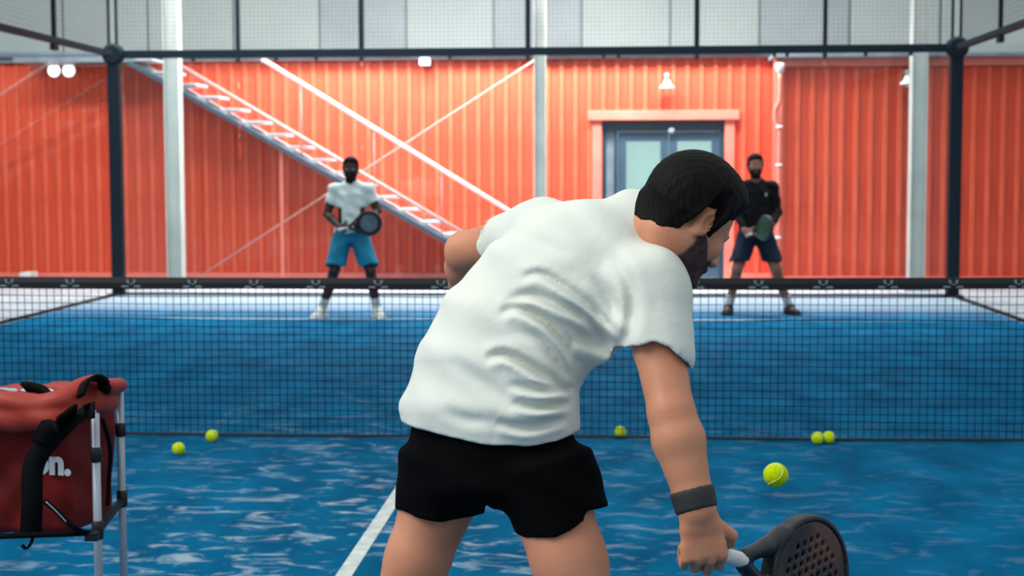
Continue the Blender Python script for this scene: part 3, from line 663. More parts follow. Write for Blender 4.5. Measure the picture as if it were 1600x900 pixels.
def local(c, Rt, Fw, Up, s, p):
    d = p-np.array(c); return d@Rt/s, d@Fw/s, d@Up/s
def head_extras(root, F, c, Rt, Fw, Up, s, hair='short', beard='beard', vox=.004, hmat='hair', top=.012, beard_off=.004):
    """hair and beard shells offset from the finished body field, eyebrows and eyes"""
    c = np.array(c, float)
    lo = c-.19; hi = c+.19
    def grid(off):
        G = Field(lo, hi, vox)
        # sample the body field
        idx = [np.clip(((np.arange(G.n[i])*vox+lo[i])-F.lo[i])/F.h, 0, F.n[i]-1.001) for i in range(3)]
        i0 = [v.astype(int) for v in idx]; fr = [(v-w).astype(np.float32) for v, w in zip(idx, i0)]
        acc = 0
        for a in (0, 1):
            for b in (0, 1):
                for d in (0, 1):
                    w = (fr[0] if a else 1-fr[0])[:, None, None]*(fr[1] if b else 1-fr[1])[None, :, None]*(fr[2] if d else 1-fr[2])[None, None, :]
                    acc = acc + w*F.f[np.ix_(i0[0]+a, i0[1]+b, i0[2]+d)]
        G.f = (acc-off).astype(np.float32)
        xs = np.meshgrid(*[np.arange(G.n[i])*vox+lo[i] for i in range(3)], indexing='ij', sparse=False)
        p = np.stack(xs, -1)-c
        return G, (p@Rt)/s, (p@Fw)/s, (p@Up)/s
    G, x, y, z = grid(0)
    # hairline height as a function of the forward coordinate
    ys = [-.14, -.075, -.045, -.030, -.004, .004, .026, .034, .060, .085, .13]
    zs = [-.060, -.070, -.055, .022, .030, -.018, -.022, .030, .045, .062, .062]
    line = np.interp(y, ys, zs)
    wob = .003*np.sin(x*90+y*70)*np.sin(z*60)
    thick = top*np.clip((z-line)/.05, .12, 1)+ .35*top*np.clip(y/.08, 0, 1)*np.clip((z-.06)/.03, 0, 1)
    tex = .0012*np.sin(x*420+2.2*np.sin(y*60))*np.sin(z*150+y*180)
    near = (np.sqrt((x/.105)**2+((y+.012)/.128)**2+((z-.02)/.135)**2)-1)*.1
    G.f = np.maximum(np.maximum(G.f-(thick+tex)*s, (line-z+wob)*s*.8), near).astype(np.float32)
    link('hair', G.mesh('hair'), hmat, root)
    if beard:
        G, x, y, z = grid(beard_off)
        up_edge = np.interp(y, [-.02, .01, .03, .06, .085, .12], [-.05, -.02, -.035, -.060, -.050, -.050])
        reg = np.maximum(np.maximum(z-up_edge, -.004-y), -.150-z)
        lips = np.sqrt((x/.022)**2+((z+.073)/.010)**2)-1
        reg = np.maximum(reg, np.where(y > .07, -lips*.01, -1))
        G.f = np.maximum(G.f, reg*s).astype(np.float32)
        link('beard', G.mesh('beard'), beard, root)
    G, x, y, z = grid(.0022)
    G.f = np.maximum(G.f, (np.sqrt(((np.abs(x)-.031)/.019)**2+((z-.014-.1*(.03-np.abs(np.abs(x)-.031)))/.005)**2)-1)*.006)
    G.f = np.maximum(G.f, .04-y).astype(np.float32)
    link('eyebrows', G.mesh('eyebrows'), hmat, root)
    for g in (-1, 1):
        e = c+(Rt*g*.031+Fw*.0795-Up*.010)*s
        bm = bmesh.new(); bmesh.ops.create_uvsphere(bm, u_segments=20, v_segments=12, radius=.0128*s, matrix=Matrix.Translation(e))
        eye = obj('eye', bm, 'eye', root, True)
        bm = bmesh.new(); lathe(bm, [(.0062*s, .0105*s), (.0058*s, .0122*s), (.003*s, .0131*s), (.0005, .0133*s)], e, 16, tuple(Fw)); obj('iris', bm, 'iris', eye, True)

def hand_into(F, wrist, palm_dir, palm_n, thumb_side, curl, s=1.0, fr=.0085, spread=.1, wr=.024, grip_r=None):
    """palm and five fingers. palm_dir: wrist->knuckles; palm_n: out of the palm; thumb_side: unit vector across the palm to the thumb"""
    w = np.array(wrist, float); d = unit(palm_dir); n = unit(palm_n-d*(palm_n@d)); t = unit(np.cross(d, n)); t = t if t@thumb_side > 0 else -t
    F.ecap(w, w+d*.03*s, t, wr*s, wr*.8*s, .032*s, .017*s, .015)
    F.ecap(w+d*.028*s, w+d*.078*s, t, .034*s, .017*s, .040*s, .013*s, .012)
    F.cone(w+d*.02*s+t*.02*s+n*.008*s, w+d*.055*s+t*.028*s+n*.014*s, .016*s, .014*s, .012)
    ln = [(.040, .024, .020), (.045, .028, .021), (.042, .026, .020), (.033, .019, .017)]
    for i in range(4):
        o = .030-.0205*i
        b = w+d*(.086-.004*abs(i-1))*s+t*o*s
        dirv = unit(d+t*spread*(1.3-i)*.5); p = b-d*.02*s; rr = fr*s*(1.0 if i < 3 else .88); F.cone(p, b, rr*1.1, rr*1.08, .005); p = b; a = 0
        for k, l in enumerate(ln[i]):
            a += curl[k]*(1+.06*i); v = dirv*math.cos(a)+n*math.sin(a); q = p+v*l*s; F.cone(p, q, rr*(1.03-.1*k), rr*(.95-.12*k), .0025); p = q
    p = w+d*.03*s+t*.030*s+n*.010*s
    tc = curl[3] if len(curl) > 3 else .4
    for k, (l, r) in enumerate(((.040, .0125), (.032, .0105), (.026, .0095))):
        v = unit(d*(.72-.1*k)+t*(.75-tc*.75*k)+n*(.35+tc*.75*k)); q = p+v*l*s; F.cone(p, q, r*s, r*s*.9, .004); p = q
    return w+d*.07*s+n*.03*s

def foot_into(F, ankle, dirv, s=1.0, ground=0.0):
    a = np.array(ankle, float); d = np.array(dirv, float); d[2] = 0; d = unit(d); side = np.cross(d, [0, 0, 1]); g = ground
    F.ecap([*(a-d*.035*s)[:2], g+.045], [*(a+d*.05*s)[:2], g+.045], side, .033*s, .04*s, .038*s, .04*s, .02)
    F.ecap([*(a+d*.05*s)[:2], g+.036], [*(a+d*.15*s)[:2], g+.026], side, .042*s, .032*s, .038*s, .022*s, .02)
    F.cone(a, [*(a-d*.01)[:2], g+.06], .036*s, .036*s, .02)
def shoe(root, name, m, ankle, dirv, ground=0.0, sole='white', s=1.0, vox=.005):
    a = np.array(ankle, float); d = np.array(dirv, float); d[2] = 0; d = unit(d); side = np.cross(d, [0, 0, 1]); c = np.array([a[0], a[1], ground])
    F = Field(c-[.27, .27, .02], c+[.27, .27, .17], vox)
    F.ecap([*(a-d*.045*s)[:2], ground+.05], [*(a+d*.05*s)[:2], ground+.05], side, .041*s, .048*s, .046*s, .046*s, .02)
    F.ecap([*(a+d*.05*s)[:2], ground+.042], [*(a+d*.165*s)[:2], ground+.030], side, .050*s, .040*s, .045*s, .026*s, .025)
    F.cone([*(a+d*.03)[:2], ground+.075], [*(a-d*.012)[:2], ground+.105], .042, .042, .02)
    F.cone([*(a-d*.012)[:2], ground+.115], [*(a-d*.012)[:2], ground+.15], .030, .040, .004, 'cut')
    F.plane(c+[0, 0, .022], (0, 0, -1), 0)
    o = link(name, F.mesh(name), m, root)
    F = Field(c-[.27, .27, .02], c+[.27, .27, .05], vox)
    F.ecap([*(a-d*.05*s)[:2], ground+.02], [*(a+d*.05*s)[:2], ground+.02], side, .044*s, .04*s, .048*s, .04*s, .02)
    F.ecap([*(a+d*.05*s)[:2], ground+.02], [*(a+d*.17*s)[:2], ground+.02], side, .052*s, .04*s, .046*s, .04*s, .02)
    F.plane(c+[0, 0, .026], (0, 0, 1), 0); F.plane(c+[0, 0, .003], (0, 0, -1), 0)
    link('sole', F.mesh('sole'), sole, o)
    bm = bmesh.new()
    for k in range(4):
        q = a+d*(.055+.02*k); zz = ground+.094-.009*k
        tube(bm, [(*(q+side*.028)[:2], zz-.010), (*q[:2], zz), (*(q-side*.028)[:2], zz-.010)], .003, 6)
    obj('laces', bm, 'sock' if m != 'shoe_white' else 'grey', o, True)

# ---------------------------------------------------------------- the bending man in the foreground
def foreground_man():
    hipL, hipR = P(702, 738, 3.22), P(846, 745, 3.10)
    neckb = P(993, 356, 3.24); shL, shR = P(846, 366, 3.34), P(1012, 452, 3.10)
    elL, wrL = P(726, 392, 3.50), P(724, 474, 3.68)
    elR, wrR = P(1049, 645, 2.99), P(1089, 797, 2.95)
    knL, anL = P(592, 1040, 3.22), P(560, 1318, 3.34)
    knR, anR = P(944, 1040, 3.00), P(958, 1330, 3.12)
    anL[2] = .085; anR[2] = .085
    hc = P(1078, 341, 3.16)
    Fw = DV(.67, -.58, .46); Up = DV(.50, .82, .12); Up = unit(Up-Fw*(Up@Fw)); Rt = np.cross(Fw, Up)
    hs = .95
    root = empty('person', (float((anL[0]+anR[0])/2), float((anL[1]+anR[1])/2), 0), 'man in a white t-shirt and black shorts bending forward with a racket, seen from behind', 'person')
    pts = np.array([hipL, hipR, neckb, shL, shR, elL, wrL, elR, wrR, knL, anL, knR, anR, hc]); lo = pts.min(0)-.2; hi = pts.max(0)+.2; lo[2] = -.01
    sp = [P(770, 705, 3.16), P(772, 620, 3.17), P(806, 540, 3.18), P(862, 470, 3.20), P(918, 418, 3.22)]
    side0 = unit(hipR-hipL); side1 = unit(shR-shL)
    sd = [unit(side0*(1-t)+side1*t) for t in (0, .2, .5, .8, 1)]
    F = Field(lo, hi, .0042)
    # torso
    F.ecap(sp[0], sp[1], sd[0], .150, .105, .138, .095, .03); F.ecap(sp[1], sp[2], sd[1], .138, .095, .140, .10, .03)
    F.ecap(sp[2], sp[3], sd[2], .140, .10, .150, .105, .03); F.ecap(sp[3], sp[4], sd[3], .150, .105, .15, .09, .03)
    F.cone(sp[4], neckb, .10, .062, .04)
    F.cone(shL, shR, .055, .055, .04)
    head_into(F, hc, Rt, Fw, Up, hs, neckb, (.058, .066))
    # arms
    F.chain([shL, elL], [.056, .044], .02); F.chain([elL, elL*.7+wrL*.3, wrL], [.044, .044, .029], .012)
    mR = shR*.5+elR*.5
    F.chain([shR, mR, elR], [.058, .050, .045], .012); f1 = elR*.72+wrR*.28
    F.chain([elR, f1, wrR*.85+elR*.15, wrR], [.046, .051, .037, .033], .012)
    # legs
    for h, k, a, tr, fo in ((hipL, knL, anL, .088, DV(.05, 0, 1)), (hipR, knR, anR, .088, DV(.7, 0, .7))):
        F.chain([h, h*.55+k*.45, k*.95+h*.05], [tr, .064 if h is hipL else .071, .053], .03)
        F.cone(k+fo*.022, k+fo*.02-np.array([0, 0, .02]), .042, .04, .02)
        back = -fo*.02
        F.chain([k, k*.68+a*.32+back, k*.3+a*.7, a], [.055, .057, .042, .036], .02); foot_into(F, a, fo)
    # racket pose: grip axis g points from the hand to the racket head
    g = DV(.66, -.255, .60); hp = P(1112, 868, 2.95)
    # right hand: palm faces right, fingers wrap the grip; knuckles towards the viewer
    pd = unit(hp-wrR+np.array([0, 0, -.01])); pn = DV(.86, .18, .38)
    hp = hand_into(F, wrR, DV(.16, -1, -.02), DV(-.12, -.05, .98), g, (.95, 1.3, .9, .9), 1.14, .0095, .0, .031)
    # left hand relaxed behind the torso
    hand_into(F, wrL, unit(wrL-elL)+DV(.5, 0, .2)*.6, DV(.9, .1, .3), DV(0, .3, 1), (.35, .45, .3, .2), 1.0, .0088, .12, .026)
    body = link('body', F.mesh('body'), 'skin', root)
    head_extras(root, F, hc, Rt, Fw, Up, hs, 'full', 'beard', .0036, 'hair', .022, .0035)
    # wristband
    ax = unit(wrR-elR); W = wrR-ax*.020; sl, gg = F.sub(W-.07, W+.07)
    G = Field(W-.07, W+.07, F.h); G.f = F.f[sl].copy(); G.lo = np.array([float(q.ravel()[0]) for q in gg]); q_ = sum((gg[i]-W[i])*ax[i] for i in range(3))
    G.f = np.maximum(G.f-.0035, np.abs(q_)-.021).astype(np.float32); link('wristband', G.mesh('wristband'), 'band', root)

    # t-shirt
    S = Field(np.array([min(shL[0], P(610, 700, 3.1)[0])-.12, lo[1], .78]), np.array([shR[0]+.16, hi[1], neckb[2]+.14]), .0042)
    hem = P(768, 712, 3.17)
    hem = P(767, 712, 3.17); q = [hem, P(763, 640, 3.17), P(770, 580, 3.18), P(796, 520, 3.19), P(846, 462, 3.20), P(898, 420, 3.215), P(936, 392, 3.22)]
    ws = [.203, .196, .180, .172, .168, .165, .150]; ds = [.142, .134, .126, .122, .125, .118, .100]
    for i in range(len(q)-1):
        t = i/(len(q)-2); S.ecap(q[i], q[i+1], unit(side0*(1-t)+side1*t), ws[i], ds[i], ws[i+1], ds[i+1], .035 if i else 0, capr=.5)
    S.cone(q[6], neckb, .098, .080, .05)
    S.cone(shL+np.array([0, 0, .0]), shR, .070, .078, .05)
    slL = shL*.42+elL*.58; S.chain([shL, slL], [.074, .064], .03)
    slR = shR*.52+elR*.48; S.chain([shR, slR+ (slR-shR)*.1], [.082, .070], .035)
    S.cone(neckb, neckb+unit(hc-neckb)*.036, .079, .069, .02)
    # a little cloth hanging between the sleeve and the side
    S.cone(shR*.6+elR*.4, P(930, 540, 3.16), .045, .06, .05)
    # cut hem, sleeves, neck
    def cuts(px, py, z):
        a = py-np.interp(px, [600, 621, 650, 690, 740, 780, 820, 870, 905, 914, 935], [651, 656, 668, 679, 691, 698, 698, 689, 674, 662, 640])
        b = np.where((px > 912) & (py < 625), py-np.interp(px, [905, 930, 960, 988, 1020, 1045, 1075, 1110], [598, 571, 551, 539, 532, 543, 573, 612]), -99)
        c = np.where((py < 435) & (z > 3.385), np.interp(py, [345, 400], [757, 769])-px, -99)
        return np.maximum(np.where(py > 585, a, -99), np.maximum(b, c))
    S.cutpix(cuts)
    aR = unit(elR-shR); aL = unit(elL-shL)
    # inside of the hem and sleeve ends and the neck hole
    S.ecap(hem+np.array([0, 0, -.05]), P(765, 676, 3.17), side0, .198, .136, .180, .124, .004, 'cut', .2)
    S.cone(P(1030, 556, 3.03)-aR*.02, elR, .0545, .0545, .002, 'cut'); S.cone(P(768, 376, 3.43)-aL*.02, elL, .053, .053, .002, 'cut')
    S.cone(neckb+unit(hc-neckb)*.046, hc, .062, .085, .006, 'cut')
    # folds: grooves with a raised lip below, drawn on the side of the shirt that faces the photographer
    folds = [([(815, 434), (843, 428), (875, 444), (922, 480), (972, 528)], .010, 8), ([(788, 470), (833, 461), (880, 480), (917, 500), (960, 540)], .013, 9),
             ([(780, 490), (810, 482), (852, 503), (880, 534), (905, 572)], .014, 9), ([(800, 516), (840, 530), (868, 560), (885, 596)], .007, 10),
             ([(758, 561), (787, 554), (819, 568), (852, 589), (893, 612)], .015, 9),
             ([(796, 600), (843, 609), (892, 610)], .010, 8), ([(800, 630), (843, 636), (893, 630)], .011, 8), ([(775, 660), (824, 669), (886, 654)], .010, 9),
             ([(690, 640), (730, 655), (775, 660)], .004, 12), ([(900, 520), (935, 532), (975, 548)], .014, 17), ([(960, 400), (985, 450), (985, 505), (975, 540)], .008, 12), ([(925, 430), (955, 470), (965, 500)], .006, 11), ([(700, 560), (760, 600), (800, 640)], .004, 14),
             ([(800, 360), (850, 385), (900, 395)], .003, 14)]
    folds = [(np.array(smooth_pts([(*p_, 0) for p_ in f[0]], 6))[:, :2], f[1], f[2]) for f in folds]
    def fold(p):
        d = p-CAM; z = d@fw; px = 800+FPX*(d@rt)/z; py = 450-FPX*(d@up)/z; out = np.zeros(len(p))
        front = 1/(1+np.exp((z-3.20)/.02))
        for pl, A, wdt in folds:
            m = (px > pl[:, 0].min()-50) & (px < pl[:, 0].max()+50) & (py > pl[:, 1].min()-50) & (py < pl[:, 1].max()+50); ii = np.nonzero(m)[0]
            if not len(ii): continue
            x, y = px[ii], py[ii]; best = np.full(len(ii), 1e9); sg = np.zeros(len(ii)); tt = np.zeros(len(ii)); n = len(pl)-1
            for k in range(n):
                a, b = pl[k], pl[k+1]; ab = b-a; l2 = ab@ab; t = np.clip(((x-a[0])*ab[0]+(y-a[1])*ab[1])/l2, 0, 1)
                ex, ey = x-a[0]-t*ab[0], y-a[1]-t*ab[1]; dd = ex*ex+ey*ey; u = dd < best
                cr = ab[0]*(y-a[1])-ab[1]*(x-a[0]); best = np.where(u, dd, best); sg = np.where(u, np.sign(cr), sg); tt = np.where(u, (k+t)/n, tt)
            s_ = np.sqrt(best)*sg/wdt; env = np.sin(np.clip(tt, 0.001, .999)*PI)**.55
            endf = np.exp(-np.clip(np.sqrt(best)/wdt-3, 0, 9))
            out[ii] += 1.2*A*env*(np.exp(-(s_*1.25)**2)-.75*np.exp(-((s_-1.35)*1.0)**2)-.45*np.exp(-((s_+1.5)*.9)**2))*endf
        soft = .0022*np.sin(p[:, 0]*31+2*np.sin(p[:, 2]*17))*np.sin(p[:, 2]*27+p[:, 1]*21)+.0009*np.sin(p[:, 0]*73+p[:, 2]*49)
        return out*front+soft
    S.warp(fold, .03)
    shirt = link('t_shirt', S.mesh('t_shirt'), 'shirt', root)

    # shorts
    H = Field(np.array([hipL[0]-.32, lo[1], .58]), np.array([hipR[0]+.28, hi[1], 1.06]), .0042)
    H.ecap(P(764, 670, 3.17), P(768, 745, 3.17), side0, .184, .122, .184, .130, 0, capr=.5)
    for h, k, e, r0, r1, sidew in ((hipL, knL, P(686, 822, 3.22), .112, .096, side0), (P(853, 750, 3.10), knR, P(889, 842, 3.08), .106, .100, side0)):
        H.ecap(h+np.array([0, 0, .03]), e, sidew, r0*.93, r0, r1*.92, r1, .03, capr=.3)
    hemL = P(690, 808, 3.22); hemR = P(884, 818, 3.08)
    H.cutpix(lambda px, py, z: py-np.where(px < 757, np.interp(px, [600, 627, 650, 690, 730, 757], [789, 795, 808, 815, 809, 800]), np.interp(px, [757, 775, 800, 820, 868, 895, 912, 917, 948, 965], [784, 799, 829, 840, 838, 827, 814, 796, 790, 787])))
    for e, k, r in ((hemL, knL, .080), (hemR, knR, .083)):
        ax = unit(k-e); H.cone(e-ax*.02, e+ax*.12, r, r, .003, 'cut')
    H.plane(P(768, 655, 3.17), (0, 0, 1), .003)
    def wr(p): return .0035*np.sin(p[:, 0]*38+3*np.sin(p[:, 2]*22))*np.sin(p[:, 2]*18+p[:, 1]*25)
    H.warp(wr, .02)
    link('shorts', H.mesh('shorts'), 'shorts', root)
    for a, k, fo in ((anL, knL, DV(.05, 0, 1)), (anR, knR, DV(.7, 0, .7))):
        G = Field(a-.1+[0, 0, .06], a+.1+[0, 0, .06], .004); u_ = unit(k-a); G.cone(a-u_*.02, a+u_*.10, .042, .047, 0); link('sock', G.mesh('sock'), 'sock', root)
        shoe(root, 'shoe', 'shoe_white', a, fo, 0, 'grey', 1.04)
    return wrR, g, hp
wrR, gdir, hp = foreground_man()

def make_racket(lab, gp, g, n, face='racket_face', frame='racket_dark', grip='grip', vox=.003, holes=True, gl=.13, panel=None, off=.02):
    """padel racket: gp = centre of the gripping hand, g = handle axis towards the head, n = face normal"""
    g = unit(g); n = unit(n-g*(n@g)); s = np.cross(g, n); R_ = [s, g, n]
    hc = gp+g*(gl*.5+.085+.125+off)
    root = empty('padel_racket', gp, lab, 'racket')
    lo = np.minimum(gp, hc)-.20; hi = np.maximum(gp, hc)+.20
    F = Field(lo, hi, vox)
    def disk(c, rx, ry, th, k=0, mode='add', rnd=.006):
        def fn(X, Y, Z):
            px, py, pz = X-c[0], Y-c[1], Z-c[2]
            u = px*s[0]+py*s[1]+pz*s[2]; v = px*g[0]+py*g[1]+pz*g[2]; w = np.abs(px*n[0]+py*n[1]+pz*n[2])-th
            k0 = np.sqrt((u/rx)**2+(v/ry)**2)+1e-6; d = k0*(k0-1)/np.sqrt((u/rx**2)**2+(v/ry**2)**2+1e-9)
            d = d+rnd; w = w+rnd; return (np.minimum(np.maximum(d, w), 0)+np.sqrt(np.maximum(d, 0)**2+np.maximum(w, 0)**2)-rnd).astype(np.float32)
        F.put(c-max(rx, ry), c+max(rx, ry), fn, k, mode)
    disk(hc, .130, .132, .019); disk(hc, .116, .118, .03, 0, 'cut', 0)
    for sg in (-1, 1): F.chain([hc-g*.105+s*sg*.072, hc-g*.150+s*sg*.036, gp+g*(gl*.5+off)+s*sg*.010], [.0175, .0175, .0155], .012)
    rim = link('frame', F.mesh('frame'), frame, root)
    F = Field(lo, hi, vox); disk(hc, .117, .119, .0165, 0, 'add', .003)
    if holes:
        for i in range(-4, 5):
            for j in range(-4, 5):
                u = (i+.5*(j % 2))*.0215; v = j*.0205
                if u*u+v*v > .088**2: continue
                c = hc+s*u+g*v; F.cone(c-n*.03, c+n*.03, .0055, .0055, 0, 'cut')
    f_ = link('face', F.mesh('face'), face, root)
    if panel:
        F = Field(lo, hi, vox); disk(hc, .088, .09, .0185, 0, 'add', .002); link('face_panel', F.mesh('face_panel'), panel, root)
    bm = bmesh.new(); a = gp-g*(gl*.5-off); pts = []; rr = []
    for k in range(27):
        pts.append(a+g*gl*k/26); rr.append(.0150+.0012*(k % 2))
    tube(bm, pts, rr, 14); obj('grip', bm, grip, root, True)
    bm = bmesh.new(); tube(bm, [a-g*.012, a-g*.010, a+g*.001], [.014, .019, .019], 14); obj('end_cap', bm, frame, root, True)
    return root
make_racket('dark padel racket with a brown face held low in front of the bending man', hp, gdir, np.cross(gdir, DV(.12, 1, .12)), off=.066, gl=.15)

# ---------------------------------------------------------------- the two players facing the camera at the far end
def far_player(D, label, J, skin, shirt, shorts, shoes, sole, beard, long_sleeve, hem_y, short_y, head_tilt=0.0, hs=.96, sleeve=.55, watch=False):
    g = {k: P(*v, D) if len(v) == 2 else P(v[0], v[1], D+v[2]) for k, v in J.items()}
    k_ = FPX/D
    for a in ('anR', 'anL'): g[a][2] = .085
    root = empty('person', (float((g['anL'][0]+g['anR'][0])/2), float((g['anL'][1]+g['anR'][1])/2), 0), label, 'person')
    Fw = DV(head_tilt, -.08, -1); Up = DV(0, 1, -.05); Up = unit(Up-Fw*(Up@Fw)); Rt = np.cross(Fw, Up)
    side = DV(1, 0, 0)
    pts = np.array(list(g.values())); lo = pts.min(0)-[.2, .3, 0]; hi = pts.max(0)+[.2, .25, .2]; lo[2] = -.01
    F = Field(lo, hi, .006)
    pel = (g['hipR']+g['hipL'])/2; chest = (g['shR']+g['shL'])/2
    F.ecap(pel+[0, 0, -.02], pel*.6+chest*.4, side, .150, .105, .130, .092, .03); F.ecap(pel*.6+chest*.4, chest-[0, 0, .08], side, .130, .092, .150, .105, .03)
    F.cone(g['shR'], g['shL'], .05, .05, .04); F.cone(chest-[0, 0, .08], g['neck'], .09, .058, .04)
    head_into(F, g['head'], Rt, Fw, Up, hs, g['neck'], (.054, .058))
    for q in 'RL':
        sh, el, wr, hd = g['sh'+q], g['el'+q], g['wr'+q], g['hd'+q]
        F.chain([sh, sh*.5+el*.5, el], [.054, .048, .040], .012); F.chain([el, el*.7+wr*.3, wr], [.040, .042, .028], .012)
        hd_dir = unit(hd-wr); hand_into(F, wr, hd_dir, DV(0, .1, -1) if q == 'L' else DV(.1, .2, -1), DV(1 if q == 'R' else -1, .5, -.2), (.7, 1.0, .8, .7), 1.05, .0105, .1, .026)
        h, k, a = g['hip'+q], g['kn'+q], g['an'+q]; fo = DV(-.35 if q == 'R' else .35, 0, -1)
        F.chain([h, h*.55+k*.45, k], [.088, .076, .056], .03); F.cone(k+fo*.02, k+fo*.018-[0, 0, .02], .042, .04, .02)
        F.chain([k, k*.68+a*.32-fo*.02, k*.3+a*.7, a], [.054, .056, .042, .036], .02); foot_into(F, a, fo)
    link('body', F.mesh('body'), skin, root)
    head_extras(root, F, g['head'], Rt, Fw, Up, hs, 'short', beard, .005, 'hair', .011, .003)
    S = Field(lo, hi, .006)
    S.ecap(pel+[0, 0, -.06], pel*.5+chest*.5, side, .185, .135, .172, .125, .0, capr=.4); S.ecap(pel*.5+chest*.5, chest-[0, 0, .07], side, .172, .125, .172, .122, .03)
    S.cone(g['shR'], g['shL'], .068, .068, .05); S.cone(chest-[0, 0, .05], g['neck']-[0, 0, .005], .10, .078, .05)
    for q in 'RL':
        sh, el, wr = g['sh'+q], g['el'+q], g['wr'+q]; e = sh*(1-sleeve)+el*sleeve
        if long_sleeve: S.chain([sh, el, wr*.8+el*.2], [.068, .052, .042], .02)
        else:
            S.chain([sh, e+(e-sh)*.3], [.064, .058], .02); S.plane(e+(e-sh)*.12, unit(el-sh), .003, np.minimum(e, el)-.09, np.maximum(e, el)+.09)
            S.cone(e, el, .049, .049, .002, 'cut')
    S.cutpix(lambda px, py, z: np.where(py > hem_y-25, py-hem_y-1.5*np.sin(px*.2), -99) if not long_sleeve else np.where((py > hem_y-25) & (z > D-.13), py-hem_y, -99))
    S.ecap(pel-[0, 0, .2], pel+[0, 0, .0], side, .178, .128, .172, .12, .003, 'cut', .2)
    S.cone(g['neck']+[0, -.01, .018], g['head'], .062, .09, .006, 'cut')
    fold = lambda p: .005*np.sin(p[:, 2]*26+4*np.sin(p[:, 0]*11))*np.sin(p[:, 0]*19+p[:, 2]*12)+.003*np.sin(p[:, 2]*55+p[:, 0]*33)
    S.warp(fold, .03); link('t_shirt', S.mesh('t_shirt'), shirt, root)
    H = Field(np.array([lo[0], lo[1], .3]), np.array([hi[0], hi[1], 1.2]), .006)
    H.ecap(pel+[0, 0, .06], pel-[0, 0, .03], side, .165, .118, .182, .13, 0, capr=.4)
    for q in 'RL':
        h, k = g['hip'+q], g['kn'+q]; e = h*.15+k*.85; H.ecap(h, e, side, .104, .112, .102, .110, .03, capr=.3)
    H.cutpix(lambda px, py, z: py-short_y-1.2*np.sin(px*.3))
    for q in 'RL':
        h, k = g['hip'+q], g['kn'+q]; H.cone(h*.35+k*.65, k*1.1-h*.1, .090, .094, .003, 'cut')
    H.plane(pel+[0, 0, .1], (0, 0, 1)); H.warp(lambda p: .004*np.sin(p[:, 0]*40+2*np.sin(p[:, 2]*20))*np.sin(p[:, 2]*14), .03)
    link('shorts', H.mesh('shorts'), shorts, root)
    for q in 'RL':
        a, k = g['an'+q], g['kn'+q]; fo = DV(-.35 if q == 'R' else .35, 0, -1); u_ = unit(k-a)
        G = Field(a-[.12, .12, .04], a+[.12, .12, .2], .005); G.cone(a-u_*.02, a+u_*.11, .043, .049, 0); link('sock', G.mesh('sock'), 'sock', root)
        shoe(root, 'shoe', shoes, a, fo, 0, sole, 1.02)
    return root, g
JL = dict(head=(548, 263, -.06), neck=(549, 288), shR=(523, 296), shL=(576, 296), hipR=(535, 372), hipL=(562, 372), knR=(522, 424, -.10), knL=(579, 424, -.10), anR=(503, 484), anL=(589, 484),
          elR=(511, 335, -.02), wrR=(531, 355, -.20), hdR=(540, 358, -.24), elL=(590, 330, -.02), wrL=(566, 352, -.24), hdL=(556, 353, -.29))
_, g = far_player(15.76, 'man in a pale t-shirt and teal shorts standing by the far service line at left', JL, 'skin_dark', 'pale_shirt', 'teal', 'shoe_white', 'white', 'beard_dark', False, 364, 417)
make_racket('dark padel racket with a grey face held by the man in teal shorts', P(538, 357, 15.76-.30), DV(.97, .20, -.1), DV(.05, -.1, -1), 'racket_dark', 'racket_dark', 'grip', .004, False, .12, 'racket_grey', -.01)
JR = dict(head=(1180, 258, -.06), neck=(1181, 285), shR=(1156, 293), shL=(1207, 293), hipR=(1167, 370), hipL=(1194, 370), knR=(1152, 420, -.12), knL=(1212, 420, -.12), anR=(1139, 480), anL=(1233, 480),
          elR=(1151, 331, -.02), wrR=(1163, 360, -.20), hdR=(1172, 367, -.25), elL=(1214, 331, -.02), wrL=(1206, 352, -.20), hdL=(1198, 357, -.25))
rp, g = far_player(15.98, 'bearded man in black t-shirt and navy shorts standing beside the slate blue door', JR, 'skin_mid', 'black_shirt', 'navy_short', 'shoe_black', 'shoe_black', 'beard_dark', True, 366, 409)
bm = bmesh.new(); c = P(1197, 304, 15.98-.125); box(bm, c-[.012, .004, .018], c+[.012, .004, .018], .003); obj('chest_mark', bm, 'grey', rp)
make_racket('dark green padel racket held edge-on by the man in navy shorts', P(1173, 366, 15.98-.31), DV(.42, .22, -.88), DV(-.93, .05, -.36), 'racket_green', 'racket_dark', 'grip', .004, False, .12, None, -.01)

